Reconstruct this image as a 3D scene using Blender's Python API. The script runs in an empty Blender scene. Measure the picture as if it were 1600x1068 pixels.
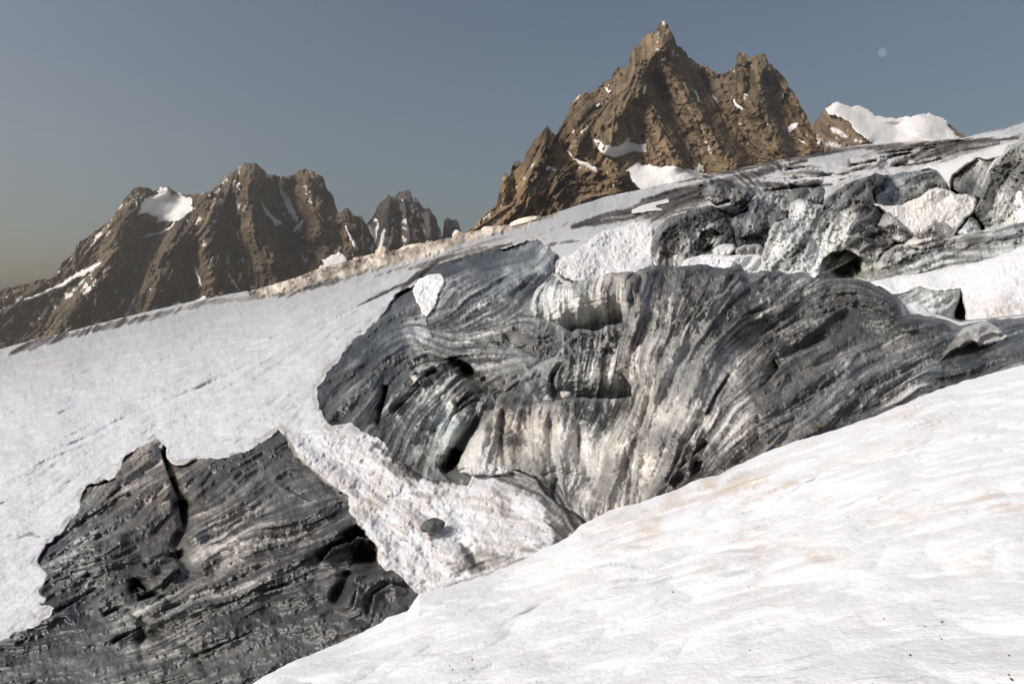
import bpy, math, time
import numpy as np
T0 = time.time()

# ------------------------------------------------------------------ camera, sky, sun, exposure
F, CX, CY = 1067.0, 800.0, 534.0            # focal length and centre in pixels of a 1600 px wide view
PITCH = math.radians(4.0)
scene = bpy.context.scene
cam_data = bpy.data.cameras.new('camera')
cam_data.sensor_width = 36.0
cam_data.lens = 36.0 * F / 1600.0
cam_data.clip_start = 0.05
cam_data.clip_end = 60000.0
cam = bpy.data.objects.new('camera', cam_data)
scene.collection.objects.link(cam)
cam.location = (0, 0, 0)
cam.rotation_euler = (math.radians(90) - PITCH, 0, 0)
scene.camera = cam

SUN_EL, SUN_AZ = math.radians(36.0), math.radians(-112.0)   # azimuth from +Y (view direction), clockwise; sun stands left and a little behind
sun_dir = np.array([math.sin(SUN_AZ) * math.cos(SUN_EL), math.cos(SUN_AZ) * math.cos(SUN_EL), math.sin(SUN_EL)])
world = bpy.data.worlds.new('World')
scene.world = world
world.use_nodes = True
wn = world.node_tree.nodes
wl = world.node_tree.links
wn.clear()
sky = wn.new('ShaderNodeTexSky')
sky.sky_type = 'NISHITA'
sky.sun_disc = False
sky.sun_elevation = SUN_EL
sky.sun_rotation = SUN_AZ
sky.altitude = 1200.0
sky.air_density = 1.5
sky.dust_density = 4.0
sky.ozone_density = 3.5
bg = wn.new('ShaderNodeBackground')
bg.inputs['Strength'].default_value = 0.062
wo = wn.new('ShaderNodeOutputWorld')
hs = wn.new('ShaderNodeHueSaturation')
hs.inputs['Saturation'].default_value = 0.86
wl.new(sky.outputs[0], hs.inputs['Color'])
wl.new(hs.outputs[0], bg.inputs['Color'])
wl.new(bg.outputs[0], wo.inputs['Surface'])

sun_data = bpy.data.lights.new('sun', 'SUN')
sun_data.energy = 4.2
sun_data.angle = math.radians(18.0)
sun_data.color = (1.0, 0.945, 0.88)
sun = bpy.data.objects.new('sun', sun_data)
scene.collection.objects.link(sun)
from mathutils import Vector, Matrix
sun.rotation_euler = Vector((-sun_dir).tolist()).to_track_quat('-Z', 'Y').to_euler()

vs = scene.view_settings
vs.view_transform = 'Standard'
vs.look = 'None'
vs.exposure = 0.08
vs.gamma = 1.0
vs.use_curve_mapping = False
scene.cycles.max_bounces = 6

# ------------------------------------------------------------------ helpers: geometry
rng = np.random.default_rng(7)
cp, sp_ = math.cos(PITCH), math.sin(PITCH)

def to_world(px, py, Z):
    """a point seen in direction (px, py) that stands Z metres ahead"""
    X = (px - CX) / F * Z
    Y = (CY - py) / F * Z
    return np.stack([X, cp * Z + sp_ * Y, cp * Y - sp_ * Z], -1)

def smooth(a, b, x):
    t = np.clip((x - a) / (b - a), 0, 1)
    return t * t * (3 - 2 * t)

# raster of streak noise shared by the ice and rock builders --------------------------------
RS = 1.4
RX0, RY0, RX1, RY1 = -140.0, 10.0, 1740.0, 1190.0
RW, RH = int((RX1 - RX0) / RS) + 1, int((RY1 - RY0) / RS) + 1

def gblur(a, s):
    h, w = a.shape
    fy = np.fft.fftfreq(h)[:, None]
    fx = np.fft.rfftfreq(w)[None, :]
    g = np.exp(-2 * (math.pi * s) ** 2 * (fx * fx + fy * fy))
    return np.fft.irfft2(np.fft.rfft2(a) * g, s=a.shape)

def norm(a):
    return (a - a.mean()) / (a.std() + 1e-9)

def fractal(h, w, beta, lo, seed):
    r = np.random.default_rng(seed).standard_normal((h, w))
    fy = np.fft.fftfreq(h)[:, None]
    fx = np.fft.rfftfreq(w)[None, :]
    f = np.sqrt(fx * fx + fy * fy)
    amp = 1.0 / np.maximum(f, 1.0 / lo) ** beta
    return norm(np.fft.irfft2(np.fft.rfft2(r) * amp, s=(h, w)))

def sample(field, px, py):
    x = np.clip((px - RX0) / RS, 0, RW - 1.001)
    y = np.clip((py - RY0) / RS, 0, RH - 1.001)
    xi = x.astype(np.int32); yi = y.astype(np.int32)
    fx = x - xi; fy = y - yi
    a = field[yi, xi] * (1 - fx) + field[yi, xi + 1] * fx
    b = field[yi + 1, xi] * (1 - fx) + field[yi + 1, xi + 1] * fx
    return a * (1 - fy) + b * fy

# flow lines: the way banding, dirt and rock ribs run
FLOW = [
 # left outcrop
 [(-60,1030),(90,975)],[(0,1060),(150,1010),(260,960)],[(240,1060),(420,995),(560,955)],[(300,1040),(480,970),(540,955)],
 [(300,960),(450,890),(530,860)],[(300,900),(420,830),(545,785)],[(300,790),(390,725),(435,685)],[(340,850),(450,760),(500,750)],
 [(70,890),(160,860),(260,805)],[(90,840),(180,780),(250,735)],[(80,930),(170,900),(250,880)],[(200,720),(245,690)],
 [(230,960),(330,900),(380,850)],[(330,740),(420,690)],[(560,960),(566,920),(590,900),(640,908)],[(590,965),(610,930),(645,925)],
 [(100,1000),(180,970),(250,920)],[(400,1020),(500,985),(560,975)],
 # dome
 [(500,640),(530,600),(585,556)],[(560,640),(600,590),(660,550)],[(579,526),(645,478)],[(530,575),(600,520),(650,500)],
 [(600,660),(640,615),(675,586)],[(620,690),(650,650),(690,620)],[(680,715),(700,670),(730,640)],[(620,480),(660,440)],
 [(660,700),(675,660),(705,620)],[(560,560),(640,520),(700,545)],
 # upper slope
 [(720,505),(770,465),(819,427)],[(780,515),(810,470),(835,450)],[(690,430),(740,410),(800,388)],[(700,470),(760,430),(820,405)],
 [(720,540),(780,510),(830,500)],[(740,560),(790,540),(850,545)],[(760,600),(800,560),(860,545)],[(840,420),(862,390)],
 [(680,500),(710,490),(760,470)],
 # walls
 [(730,725),(748,670)],[(765,725),(775,650)],[(800,730),(803,650)],[(840,740),(842,650)],[(880,740),(884,640)],[(920,745),(926,650)],[(955,700),(962,640)],
 [(870,615),(872,580)],[(905,615),(908,565)],[(940,618),(945,570)],[(970,615),(978,560)],[(830,620),(835,590)],
 [(905,545),(910,520)],[(950,550),(955,515)],[(830,520),(815,500)],
 [(850,490),(846,450)],[(880,505),(884,450)],[(920,505),(922,445)],[(955,500),(960,440)],[(905,790),(910,745)],
 # big ridge
 [(938,790),(958,710),(985,640),(1010,540),(1040,440)],[(970,785),(1000,700),(1040,600),(1090,500),(1130,440)],
 [(1000,770),(1050,650),(1095,565),(1160,490),(1270,455)],[(1040,750),(1090,650),(1140,570),(1220,500),(1330,470)],
 [(1090,735),(1150,640),(1230,550),(1320,490),(1390,480)],[(1150,705),(1230,640),(1330,570),(1440,530)],
 [(1250,672),(1340,615),(1430,570),(1500,530)],[(1330,645),(1450,580),(1600,520)],[(1300,450),(1350,448),(1400,475)],
 [(1020,430),(1005,480),(990,530)],[(1270,520),(1350,500),(1440,505)],[(1450,590),(1600,555)],[(1430,540),(1500,515)],
 # serac field
 [(900,352),(1000,318),(1100,288)],[(1022,400),(1050,365),(1130,335)],[(1060,330),(1120,318)],[(1090,400),(1100,370),(1115,350)],
 [(1185,345),(1200,318),(1215,305)],[(1205,350),(1225,315)],[(1160,365),(1170,335)],[(1205,400),(1230,350)],[(1240,420),(1270,360)],[(1300,390),(1330,345)],
 [(1350,390),(1390,370)],[(1295,320),(1340,285)],[(1330,330),(1370,290)],[(1370,300),(1420,288),(1475,280)],[(1385,315),(1430,302),(1480,290)],
 [(1400,355),(1460,320),(1520,315)],[(1500,335),(1540,260)],[(1545,345),(1590,240)],[(1380,430),(1450,400),(1580,360)],[(1400,400),(1500,375),(1600,352)],
 [(1380,440),(1500,418),(1600,390)],[(1520,490),(1570,440),(1620,410)],[(1250,270),(1400,240),(1600,205)],[(1100,275),(1250,245)],
 [(880,420),(940,390),(1000,360)],[(1400,360),(1425,372)],
 # snow
 [(790,745),(850,765),(900,815)],[(830,800),(870,830)],
 [(0,750),(200,655),(400,565),(560,480)],[(0,600),(300,530),(500,455)],[(0,900),(120,840),(200,780)],[(300,700),(450,620)],
 [(460,700),(560,790)],[(600,760),(680,850)],[(760,800),(850,820)],[(700,890),(800,860)],
 [(950,830),(1300,715)],[(1300,760),(1600,690)],[(700,960),(1100,880),(1600,810)],[(600,1040),(1000,990),(1600,950)],
 [(800,1060),(1600,1030)],
 # rock of the left massif
 [(20,500),(70,460)],[(80,520),(120,470),(160,400)],[(150,500),(190,430),(230,380)],[(230,480),(260,420),(300,360)],[(280,470),(300,400),(340,320)],
 [(340,450),(350,380),(375,300)],[(400,440),(395,370),(390,290)],[(440,430),(420,380),(400,330)],[(480,420),(460,370),(440,310)],[(520,400),(505,340),(485,290)],
 [(550,395),(545,350)],[(600,390),(610,340)],[(640,385),(640,330)],[(670,375),(665,345)],[(705,370),(705,350)],[(180,330),(215,300)],
 # rock of the right massif
 [(745,360),(780,320),(800,280)],[(800,350),(830,280),(855,220)],[(860,330),(900,290),(950,285)],[(880,240),(860,280)],
 [(900,200),(920,170),(975,130)],[(930,260),(940,220),(960,160)],[(1000,240),(985,180),(990,130)],[(1010,110),(1030,60)],
 [(1020,130),(1060,200),(1120,300)],[(1060,130),(1110,210),(1180,310)],[(1000,170),(1040,240),(1070,290)],[(1100,140),(1150,210),(1220,300)],
 [(1170,110),(1185,170),(1230,270)],[(1200,110),(1230,170),(1270,230)],[(1190,180),(1210,240),(1250,290)],
 [(1300,200),(1330,220)],[(1400,210),(1470,200)],
]
def flow_field():
    step = 8.0
    gx = np.arange(RX0, RX1 + step, step); gy = np.arange(RY0, RY1 + step, step)
    X, Y = np.meshgrid(gx, gy)
    C = np.zeros_like(X); S = np.zeros_like(X); W = np.zeros_like(X)
    for pl in FLOW:
        p = np.array(pl, float)
        for a, b in zip(p[:-1], p[1:]):
            d = b - a; L = math.hypot(*d)
            n = max(1, int(L / 25))
            th = math.atan2(d[1], d[0])
            for k in range(n):
                q = a + d * (k + .5) / n
                w = 1.0 / ((X - q[0]) ** 2 + (Y - q[1]) ** 2 + 60.0) ** 1.6
                C += w * math.cos(2 * th); S += w * math.sin(2 * th); W += w
    C /= W; S /= W
    # bilinear up to the raster
    ys = (np.arange(RH) * RS) / step; xs = (np.arange(RW) * RS) / step
    yi = np.minimum(ys.astype(int), len(gy) - 2); xi = np.minimum(xs.astype(int), len(gx) - 2)
    fy = (ys - yi)[:, None]; fx = (xs - xi)[None, :]
    def up(A):
        return (A[yi][:, xi] * (1 - fx) + A[yi][:, xi + 1] * fx) * (1 - fy) + (A[yi + 1][:, xi] * (1 - fx) + A[yi + 1][:, xi + 1] * fx) * fy
    C = up(C); S = up(S)
    wob = fractal(RH, RW, 1.6, 120, 3) * 0.16
    th = 0.5 * np.arctan2(S, C) + wob
    return np.cos(th).astype(np.float32), np.sin(th).astype(np.float32)

def lic(noises, steps, stride):
    dx, dy = FLOWX, FLOWY
    out = [np.zeros((RH, RW), np.float32) for _ in noises]
    for sgn in (1, -1):
        x = np.tile(np.arange(RW, dtype=np.float32), (RH, 1))
        y = np.tile(np.arange(RH, dtype=np.float32)[:, None], (1, RW))
        pvx = dx * sgn; pvy = dy * sgn
        x += pvx * stride; y += pvy * stride
        for k in range(steps):
            xi = np.clip(x + .5, 0, RW - 1).astype(np.int32); yi = np.clip(y + .5, 0, RH - 1).astype(np.int32)
            idx = yi * RW + xi
            wgt = 0.5 + 0.5 * math.cos(math.pi * (k + 1) / (steps + 1))
            for o, n in zip(out, noises):
                o += wgt * n.ravel()[idx]
            vx = dx.ravel()[idx]; vy = dy.ravel()[idx]
            flip = np.where(vx * pvx + vy * pvy < 0, -1.0, 1.0).astype(np.float32)
            pvx = vx * flip; pvy = vy * flip
            x += pvx * stride; y += pvy * stride
    return [norm(o).astype(np.float32) for o in out]

FLOWX, FLOWY = flow_field()
wn1 = rng.standard_normal((RH, RW)).astype(np.float32)
L1, L2 = lic([norm(gblur(wn1, 0.7)).astype(np.float32), norm(gblur(rng.standard_normal((RH, RW)), 1.7)).astype(np.float32)], 20, 1.9)
L3, L4 = lic([norm(gblur(rng.standard_normal((RH, RW)), 4.0)).astype(np.float32), norm(gblur(rng.standard_normal((RH, RW)), 9.0)).astype(np.float32)], 16, 5.0)
N1 = fractal(RH, RW, 1.3, 60, 11).astype(np.float32)
N2 = fractal(RH, RW, 1.7, 160, 12).astype(np.float32)
N3 = fractal(RH, RW, 1.0, 30, 13).astype(np.float32)
def facets(cell, seed, warp=6.0):
    """broken, angular relief: overlapping tilted pyramids"""
    r = np.random.default_rng(seed)
    x = np.tile(np.arange(RW, dtype=np.float32) * RS, (RH, 1)) + warp * N1
    y = np.tile((np.arange(RH, dtype=np.float32) * RS)[:, None], (1, RW)) + warp * np.roll(N1, 91, 0)
    gw, gh = int(RW * RS / cell) + 6, int(RH * RS / cell) + 6
    ox = r.uniform(.05, .95, (gh, gw)).astype(np.float32); oy = r.uniform(.05, .95, (gh, gw)).astype(np.float32)
    hh = r.uniform(0, .6, (gh, gw)).astype(np.float32); an = r.uniform(0, math.pi, (gh, gw)).astype(np.float32); sk = r.uniform(.5, 1.9, (gh, gw)).astype(np.float32)
    cx = x / cell + 2; cy = y / cell + 2
    ix = np.clip(cx.astype(np.int32), 1, gw - 2); iy = np.clip(cy.astype(np.int32), 1, gh - 2)
    out = np.full((RH, RW), -9, np.float32)
    for dj in (-1, 0, 1):
        for di in (-1, 0, 1):
            k = (iy + dj) * gw + ix + di
            dx = cx - (ix + di) - ox.ravel()[k]; dy = cy - (iy + dj) - oy.ravel()[k]
            a = an.ravel()[k]; c = np.cos(a); s = np.sin(a); q = sk.ravel()[k]
            v = hh.ravel()[k] - (np.abs(dx * c + dy * s) * q + np.abs(-dx * s + dy * c) / q)
            out = np.maximum(out, v)
    return norm(out).astype(np.float32)
FC = facets(58.0, 4, 9.0); FA = facets(30.0, 1); FB = facets(13.0, 2, 3.0)
print('streaks', round(time.time() - T0, 1))

# gradient noise in world units
_perm = np.random.default_rng(5).permutation(256).astype(np.int32)
_perm = np.concatenate([_perm, _perm, _perm])
_g2 = np.stack([np.cos(np.arange(256) * 2.399963), np.sin(np.arange(256) * 2.399963)], -1).astype(np.float32)
def perlin2(x, y, seed=0):
    x = x + seed * 17.3; y = y - seed * 9.1
    xi = np.floor(x).astype(np.int32); yi = np.floor(y).astype(np.int32)
    fx = (x - xi).astype(np.float32); fy = (y - yi).astype(np.float32)
    u = fx * fx * fx * (fx * (fx * 6 - 15) + 10); v = fy * fy * fy * (fy * (fy * 6 - 15) + 10)
    xi &= 255; yi &= 255
    def g(a, b, dx, dy):
        gr = _g2[_perm[_perm[xi + a] + yi + b] & 255]
        return gr[..., 0] * dx + gr[..., 1] * dy
    n00 = g(0, 0, fx, fy); n10 = g(1, 0, fx - 1, fy); n01 = g(0, 1, fx, fy - 1); n11 = g(1, 1, fx - 1, fy - 1)
    return ((n00 * (1 - u) + n10 * u) * (1 - v) + (n01 * (1 - u) + n11 * u) * v) * 1.6

def tps(ctrl, px, py):
    """thin plate surface through (px, py, value)"""
    c = np.array(ctrl, float)
    P = c[:, :2] / 500.0; v = c[:, 2]
    n = len(c)
    d2 = ((P[:, None] - P[None]) ** 2).sum(-1)
    Km = 0.5 * d2 * np.log(d2 + 1e-12)
    A = np.zeros((n + 3, n + 3))
    A[:n, :n] = Km + np.eye(n) * 1e-4
    A[:n, n] = 1; A[:n, n + 1:] = P
    A[n:, :n] = A[:n, n:].T
    s = np.linalg.solve(A, np.concatenate([v, np.zeros(3)]))
    x = px / 500.0; y = py / 500.0
    out = s[n] + s[n + 1] * x + s[n + 2] * y
    for k in range(n):
        r2 = (x - P[k, 0]) ** 2 + (y - P[k, 1]) ** 2
        out = out + s[k] * 0.5 * r2 * np.log(r2 + 1e-12)
    return out

def idw(pts, px, py, power=1.7, soft=300.0):
    """blend of values at points"""
    num = 0; den = 0
    for q in pts:
        w = 1.0 / ((px - q[0]) ** 2 + (py - q[1]) ** 2 + soft) ** power
        num = num + w * q[2]; den = den + w
    return num / den

def line_dist(pl, px, py):
    """distance to a polyline, side (positive below / right of its run), position along it 0..1"""
    p = np.array(pl, float)
    best = np.full(px.shape, 1e9); side = np.zeros(px.shape); along = np.zeros(px.shape)
    seg = np.hypot(*(p[1:] - p[:-1]).T); cum = np.concatenate([[0], np.cumsum(seg)])
    for k, (a, b) in enumerate(zip(p[:-1], p[1:])):
        d = b - a; L2_ = d @ d
        t = np.clip(((px - a[0]) * d[0] + (py - a[1]) * d[1]) / L2_, 0, 1)
        dx = px - (a[0] + t * d[0]); dy = py - (a[1] + t * d[1])
        q = np.hypot(dx, dy)
        m = q < best
        best = np.where(m, q, best)
        side = np.where(m, np.sign(d[0] * (py - a[1]) - d[1] * (px - a[0])), side)
        along = np.where(m, (cum[k] + t * seg[k]) / cum[-1], along)
    return best, side, along

def rough(poly, amp=2.0, step=5.0, seed=1, closed=True, wls=((55, 1.0), (22, .8), (10, .75), (5, .55))):
    """polygon with small natural irregularities along its edges"""
    p = np.array(poly, float)
    q = np.concatenate([p, p[:1]]) if closed else p
    out = []
    for a, b in zip(q[:-1], q[1:]):
        n = max(1, int(math.hypot(*(b - a)) / step))
        for k in range(n):
            out.append(a + (b - a) * k / n)
    if not closed:
        out.append(q[-1])
    out = np.array(out)
    if closed:      # one light corner-cutting pass
        out = (np.roll(out, 1, 0) + 2 * out + np.roll(out, -1, 0)) / 4
    r = np.random.default_rng(seed)
    s = np.arange(len(out)) * step
    off = np.zeros((len(out), 2))
    for wl_, am in wls:
        ph = r.uniform(0, 100, 2)
        off[:, 0] += am * perlin2(s / wl_, np.full(len(s), ph[0]))
        off[:, 1] += am * perlin2(s / wl_, np.full(len(s), ph[1]))
    return out + off * amp

def sdf(poly, px, py):
    """signed distance to polygon (inside positive) and nearest boundary point"""
    p = np.asarray(poly, float)
    q = np.roll(p, -1, 0)
    best = np.full(px.shape, 1e18); nx = np.zeros(px.shape); ny = np.zeros(px.shape)
    inside = np.zeros(px.shape, bool)
    for a, b in zip(p, q):
        d = b - a; L2_ = d @ d + 1e-9
        t = np.clip(((px - a[0]) * d[0] + (py - a[1]) * d[1]) / L2_, 0, 1)
        x = a[0] + t * d[0]; y = a[1] + t * d[1]
        r = (px - x) ** 2 + (py - y) ** 2
        m = r < best
        best = np.where(m, r, best); nx = np.where(m, x, nx); ny = np.where(m, y, ny)
        if a[1] != b[1]:
            c = ((a[1] > py) != (b[1] > py)) & (px < (b[0] - a[0]) * (py - a[1]) / (b[1] - a[1]) + a[0])
            inside ^= c
    return np.where(inside, 1, -1) * np.sqrt(best), nx, ny

def sdf_fast(poly, px, py, far=14.0):
    """as sdf, on a regular lattice given as 2-D arrays: exact near the outline, coarse elsewhere"""
    k = 6
    cx_, cy_ = px[::k, ::k], py[::k, ::k]
    dc, _, _ = sdf(poly, cx_, cy_)
    d = np.repeat(np.repeat(dc, k, 0), k, 1)[:px.shape[0], :px.shape[1]].copy()
    # smooth version for the far values
    near = np.abs(d) < far + k * 2.2 * abs(px[0, 1] - px[0, 0])
    nx, ny = px.copy(), py.copy()
    if near.any():
        dd, a, b = sdf(poly, px[near], py[near])
        d[near] = dd; nx[near] = a; ny[near] = b
    return d, nx, ny

# ------------------------------------------------------------------ helpers: meshes and materials
def make_mesh(name, verts, quads, color=None, mat=None, parent=None, tris=None, smooth_shade=True):
    me = bpy.data.meshes.new(name)
    nv = len(verts)
    nq = len(quads); nt = 0 if tris is None else len(tris)
    me.vertices.add(nv)
    me.vertices.foreach_set('co', np.ascontiguousarray(verts, np.float32).ravel())
    loops = np.asarray(quads, np.int32).ravel()
    starts = np.arange(nq, dtype=np.int32) * 4
    if nt:
        starts = np.concatenate([starts, nq * 4 + np.arange(nt, dtype=np.int32) * 3])
        loops = np.concatenate([loops, np.asarray(tris, np.int32).ravel()])
    me.loops.add(len(loops))
    me.loops.foreach_set('vertex_index', loops)
    me.polygons.add(nq + nt)
    me.polygons.foreach_set('loop_start', starts)
    me.update(calc_edges=True)
    me.validate(clean_customdata=False)
    if smooth_shade:
        me.polygons.foreach_set('use_smooth', np.ones(len(me.polygons), bool))
    if color is not None:
        at = me.color_attributes.new('albedo', 'FLOAT_COLOR', 'POINT')
        c = np.ones((nv, 4), np.float32); c[:, :3] = np.clip(color, 0.005, 0.95)
        at.data.foreach_set('color', c.ravel())
    if mat:
        me.materials.append(mat)
    o = bpy.data.objects.new(name, me)
    scene.collection.objects.link(o)
    if parent:
        o.parent = parent
    return o

def tag(o, label=None, cat=None, group=None, kind=None):
    if label: o['label'] = label
    if cat: o['category'] = cat
    if group: o['group'] = group
    if kind: o['kind'] = kind
    return o

def material(name, rough_=0.7, grain_scale=20.0, grain=0.25, bump=0.3, bump_dist=0.02, spec=0.2, sss=0.0, scale2=None, speck=0.0):
    m = bpy.data.materials.new(name)
    m.use_nodes = True
    n, l = m.node_tree.nodes, m.node_tree.links
    b = n['Principled BSDF']
    b.inputs['Roughness'].default_value = rough_
    b.inputs['Specular IOR Level'].default_value = spec
    at = n.new('ShaderNodeAttribute'); at.attribute_name = 'albedo'
    tc = n.new('ShaderNodeTexCoord')
    nz = n.new('ShaderNodeTexNoise'); nz.inputs['Scale'].default_value = grain_scale; nz.inputs['Detail'].default_value = 6.0; nz.inputs['Roughness'].default_value = 0.65
    l.new(tc.outputs['Object'], nz.inputs['Vector'])
    mr = n.new('ShaderNodeMapRange')
    mr.inputs['From Min'].default_value = 0.25; mr.inputs['From Max'].default_value = 0.75
    mr.inputs['To Min'].default_value = 1.0 - grain; mr.inputs['To Max'].default_value = 1.0 + grain
    l.new(nz.outputs['Fac'], mr.inputs['Value'])
    mx = n.new('ShaderNodeVectorMath'); mx.operation = 'SCALE'
    l.new(at.outputs['Color'], mx.inputs[0]); l.new(mr.outputs['Result'], mx.inputs['Scale'])
    col = mx.outputs[0]
    if speck > 0:
        vz = n.new('ShaderNodeTexNoise'); vz.inputs['Scale'].default_value = grain_scale * 3.1; vz.inputs['Detail'].default_value = 2.0
        l.new(tc.outputs['Object'], vz.inputs['Vector'])
        r2 = n.new('ShaderNodeMapRange'); r2.inputs['From Min'].default_value = 0.66; r2.inputs['From Max'].default_value = 0.86
        r2.inputs['To Min'].default_value = 1.0; r2.inputs['To Max'].default_value = 1.0 - speck
        l.new(vz.outputs['Fac'], r2.inputs['Value'])
        m2 = n.new('ShaderNodeVectorMath'); m2.operation = 'SCALE'
        l.new(col, m2.inputs[0]); l.new(r2.outputs['Result'], m2.inputs['Scale'])
        col = m2.outputs[0]
    l.new(col, b.inputs['Base Color'])
    if sss > 0:
        b.inputs['Subsurface Weight'].default_value = sss
        b.inputs['Subsurface Radius'].default_value = (0.05, 0.06, 0.07)
        b.inputs['Subsurface Scale'].default_value = 1.0
    bz = n.new('ShaderNodeTexNoise'); bz.inputs['Scale'].default_value = scale2 or grain_scale * 0.6; bz.inputs['Detail'].default_value = 7.0; bz.inputs['Roughness'].default_value = 0.7
    l.new(tc.outputs['Object'], bz.inputs['Vector'])
    bu = n.new('ShaderNodeBump'); bu.inputs['Strength'].default_value = bump; bu.inputs['Distance'].default_value = bump_dist
    l.new(bz.outputs['Fac'], bu.inputs['Height'])
    l.new(bu.outputs['Normal'], b.inputs['Normal'])
    return m

M_snow = material('old_snow', 0.55, 45.0, 0.06, 0.5, 0.03, 0.25, scale2=22.0, speck=0.10)
M_snow_far = material('old_snow_on_glacier', 0.65, 9.0, 0.12, 0.6, 0.14, 0.12, scale2=3.0, speck=0.2)
M_ice = material('dirty_ice', 0.34, 16.0, 0.26, 0.4, 0.04, 0.5, speck=0.3)
M_ice_far = material('serac_ice', 0.42, 6.0, 0.14, 0.35, 0.08, 0.4, speck=0.08)
M_rock = material('mountain_rock', 0.85, 0.08, 0.30, 0.5, 6.0, 0.12, scale2=0.12)
M_peak_snow = material('mountain_snow', 0.7, 0.02, 0.05, 0.3, 6.0, 0.1)
M_stone = material('stone', 0.8, 18.0, 0.45, 0.7, 0.02, 0.25)

SNOW = np.array([.86, .86, .87]); WARM = np.array([.62, .50, .39])
def dirt_shade_ramp(t):
    t = np.clip(t, 0, 1)[..., None]
    stops = [(0, (.72, .72, .715)), (.18, (.53, .53, .525)), (.38, (.31, .31, .308)), (.6, (.150, .149, .148)), (.8, (.074, .073, .073)), (1, (.036, .0355, .036))]
    out = np.zeros(t.shape[:-1] + (3,))
    for ch in range(3):
        out[..., ch] = np.interp(t[..., 0], [s[0] for s in stops], [s[1][ch] for s in stops])
    return out

K = 0.00016                                       # the glacier's mean surface: 1/Z = K * (py - 482 + px/4)
def w_glacier(px, py):
    return K * np.maximum(py - 482 + 0.25 * px, 18.0)

FACES = {}
def patch(name, poly, w_fn, color_fn, mat, step=1.6, skirt=0.10, drop=0.0, cut=None, skirt_sides=True, parent=None):
    """a body whose face fills an outline; its rim is carried back into depth so that it is a solid lip, not a card"""
    poly = np.asarray(poly, float)
    x0, y0 = poly.min(0) - 2 * step; x1, y1 = poly.max(0) + 2 * step
    xs = np.arange(math.floor(x0 / step), math.ceil(x1 / step) + 1) * step
    ys = np.arange(math.floor(y0 / step), math.ceil(y1 / step) + 1) * step
    X, Y = np.meshgrid(xs, ys)
    d, nx, ny = sdf_fast(poly, X, Y)
    ins = d > 0
    keepv = ins.copy()
    if cut is not None:
        keepv &= ~cut(X, Y, d)
    q = keepv[:-1, :-1] | keepv[1:, :-1] | keepv[:-1, 1:] | keepv[1:, 1:]
    if cut is not None:
        c = cut(X, Y, d)
        q &= ~(c[:-1, :-1] | c[1:, :-1] | c[:-1, 1:] | c[1:, 1:])
    X = np.where(ins, X, nx); Y = np.where(ins, Y, ny)
    idx = np.arange(X.size).reshape(X.shape)
    quads = np.stack([idx[1:, :-1][q], idx[1:, 1:][q], idx[:-1, 1:][q], idx[:-1, :-1][q]], -1)
    used = np.unique(quads)
    remap = np.full(X.size, -1); remap[used] = np.arange(len(used))
    quads = remap[quads]
    px = X.ravel()[used]; py = Y.ravel()[used]; dd = np.maximum(d.ravel()[used], 0)
    w = w_fn(px, py, dd)
    Z = 1.0 / np.maximum(w, 1e-5)
    V = to_world(px, py, Z)
    col = color_fn(px, py, dd, V, Z)
    FACES[name + str(len(FACES))] = (px, py, V)
    # skirt
    e = np.concatenate([quads[:, [0, 1]], quads[:, [1, 2]], quads[:, [2, 3]], quads[:, [3, 0]]])
    key = np.sort(e, 1); code = key[:, 0].astype(np.int64) * len(used) + key[:, 1]
    u, inv, cnt = np.unique(code, return_inverse=True, return_counts=True)
    be = e[cnt[inv] == 1]
    bv = np.unique(be)
    m = np.full(len(used), -1); m[bv] = np.arange(len(bv))
    n0 = len(used)
    A = V[bv]
    rows = [A]
    for f in (0.33, 1.0):
        B = to_world(px[bv], py[bv], Z[bv] * (1 + skirt * f)); B[:, 2] -= drop * f * f
        rows.append(B)
    nb = len(bv)
    V2 = np.concatenate([V] + rows)
    col2 = np.concatenate([col] + [col[bv]] * 3)
    sq = []
    for r in range(2):
        a = n0 + r * nb + m[be[:, 0]]; b = n0 + r * nb + m[be[:, 1]]
        sq.append(np.stack([b, a, a + nb, b + nb], -1))
    Q = np.concatenate([quads] + sq)
    return make_mesh(name, V2, Q, col2, mat, parent)

def lips(px, py, strokes):
    """relief in pixel units from strokes (polyline, rise in front, drop behind, reach front, reach behind)"""
    R = np.zeros(px.shape)
    for pl, fr, bk, rf, rb in strokes:
        p = np.array(pl, float)
        m = (px > p[:, 0].min() - rf - rb) & (px < p[:, 0].max() + rf + rb) & (py > p[:, 1].min() - 2 * rb) & (py < p[:, 1].max() + 2.5 * rf)
        if not m.any():
            continue
        d, s, al = line_dist(pl, px[m], py[m])
        taper = smooth(0, .12, al) * smooth(1, .88, al)
        R[m] += taper * np.where(s > 0, fr * np.exp(-(d / rf) ** 1.5), -bk * np.exp(-(d / rb) ** 1.5))
    return R

def ridges(px, py, strokes):
    """rounded ribs (+) and furrows (-): (polyline, height in pixel units, half width)"""
    R = np.zeros(px.shape)
    for pl, h, wd in strokes:
        p = np.array(pl, float)
        m = (px > p[:, 0].min() - 3 * wd) & (px < p[:, 0].max() + 3 * wd) & (py > p[:, 1].min() - 3 * wd) & (py < p[:, 1].max() + 3 * wd)
        if not m.any():
            continue
        d, s, al = line_dist(pl, px[m], py[m])
        R[m] += h * np.exp(-(d / wd) ** 2) * smooth(-.05, .12, al) * smooth(1.05, .85, al)
    return R

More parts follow.
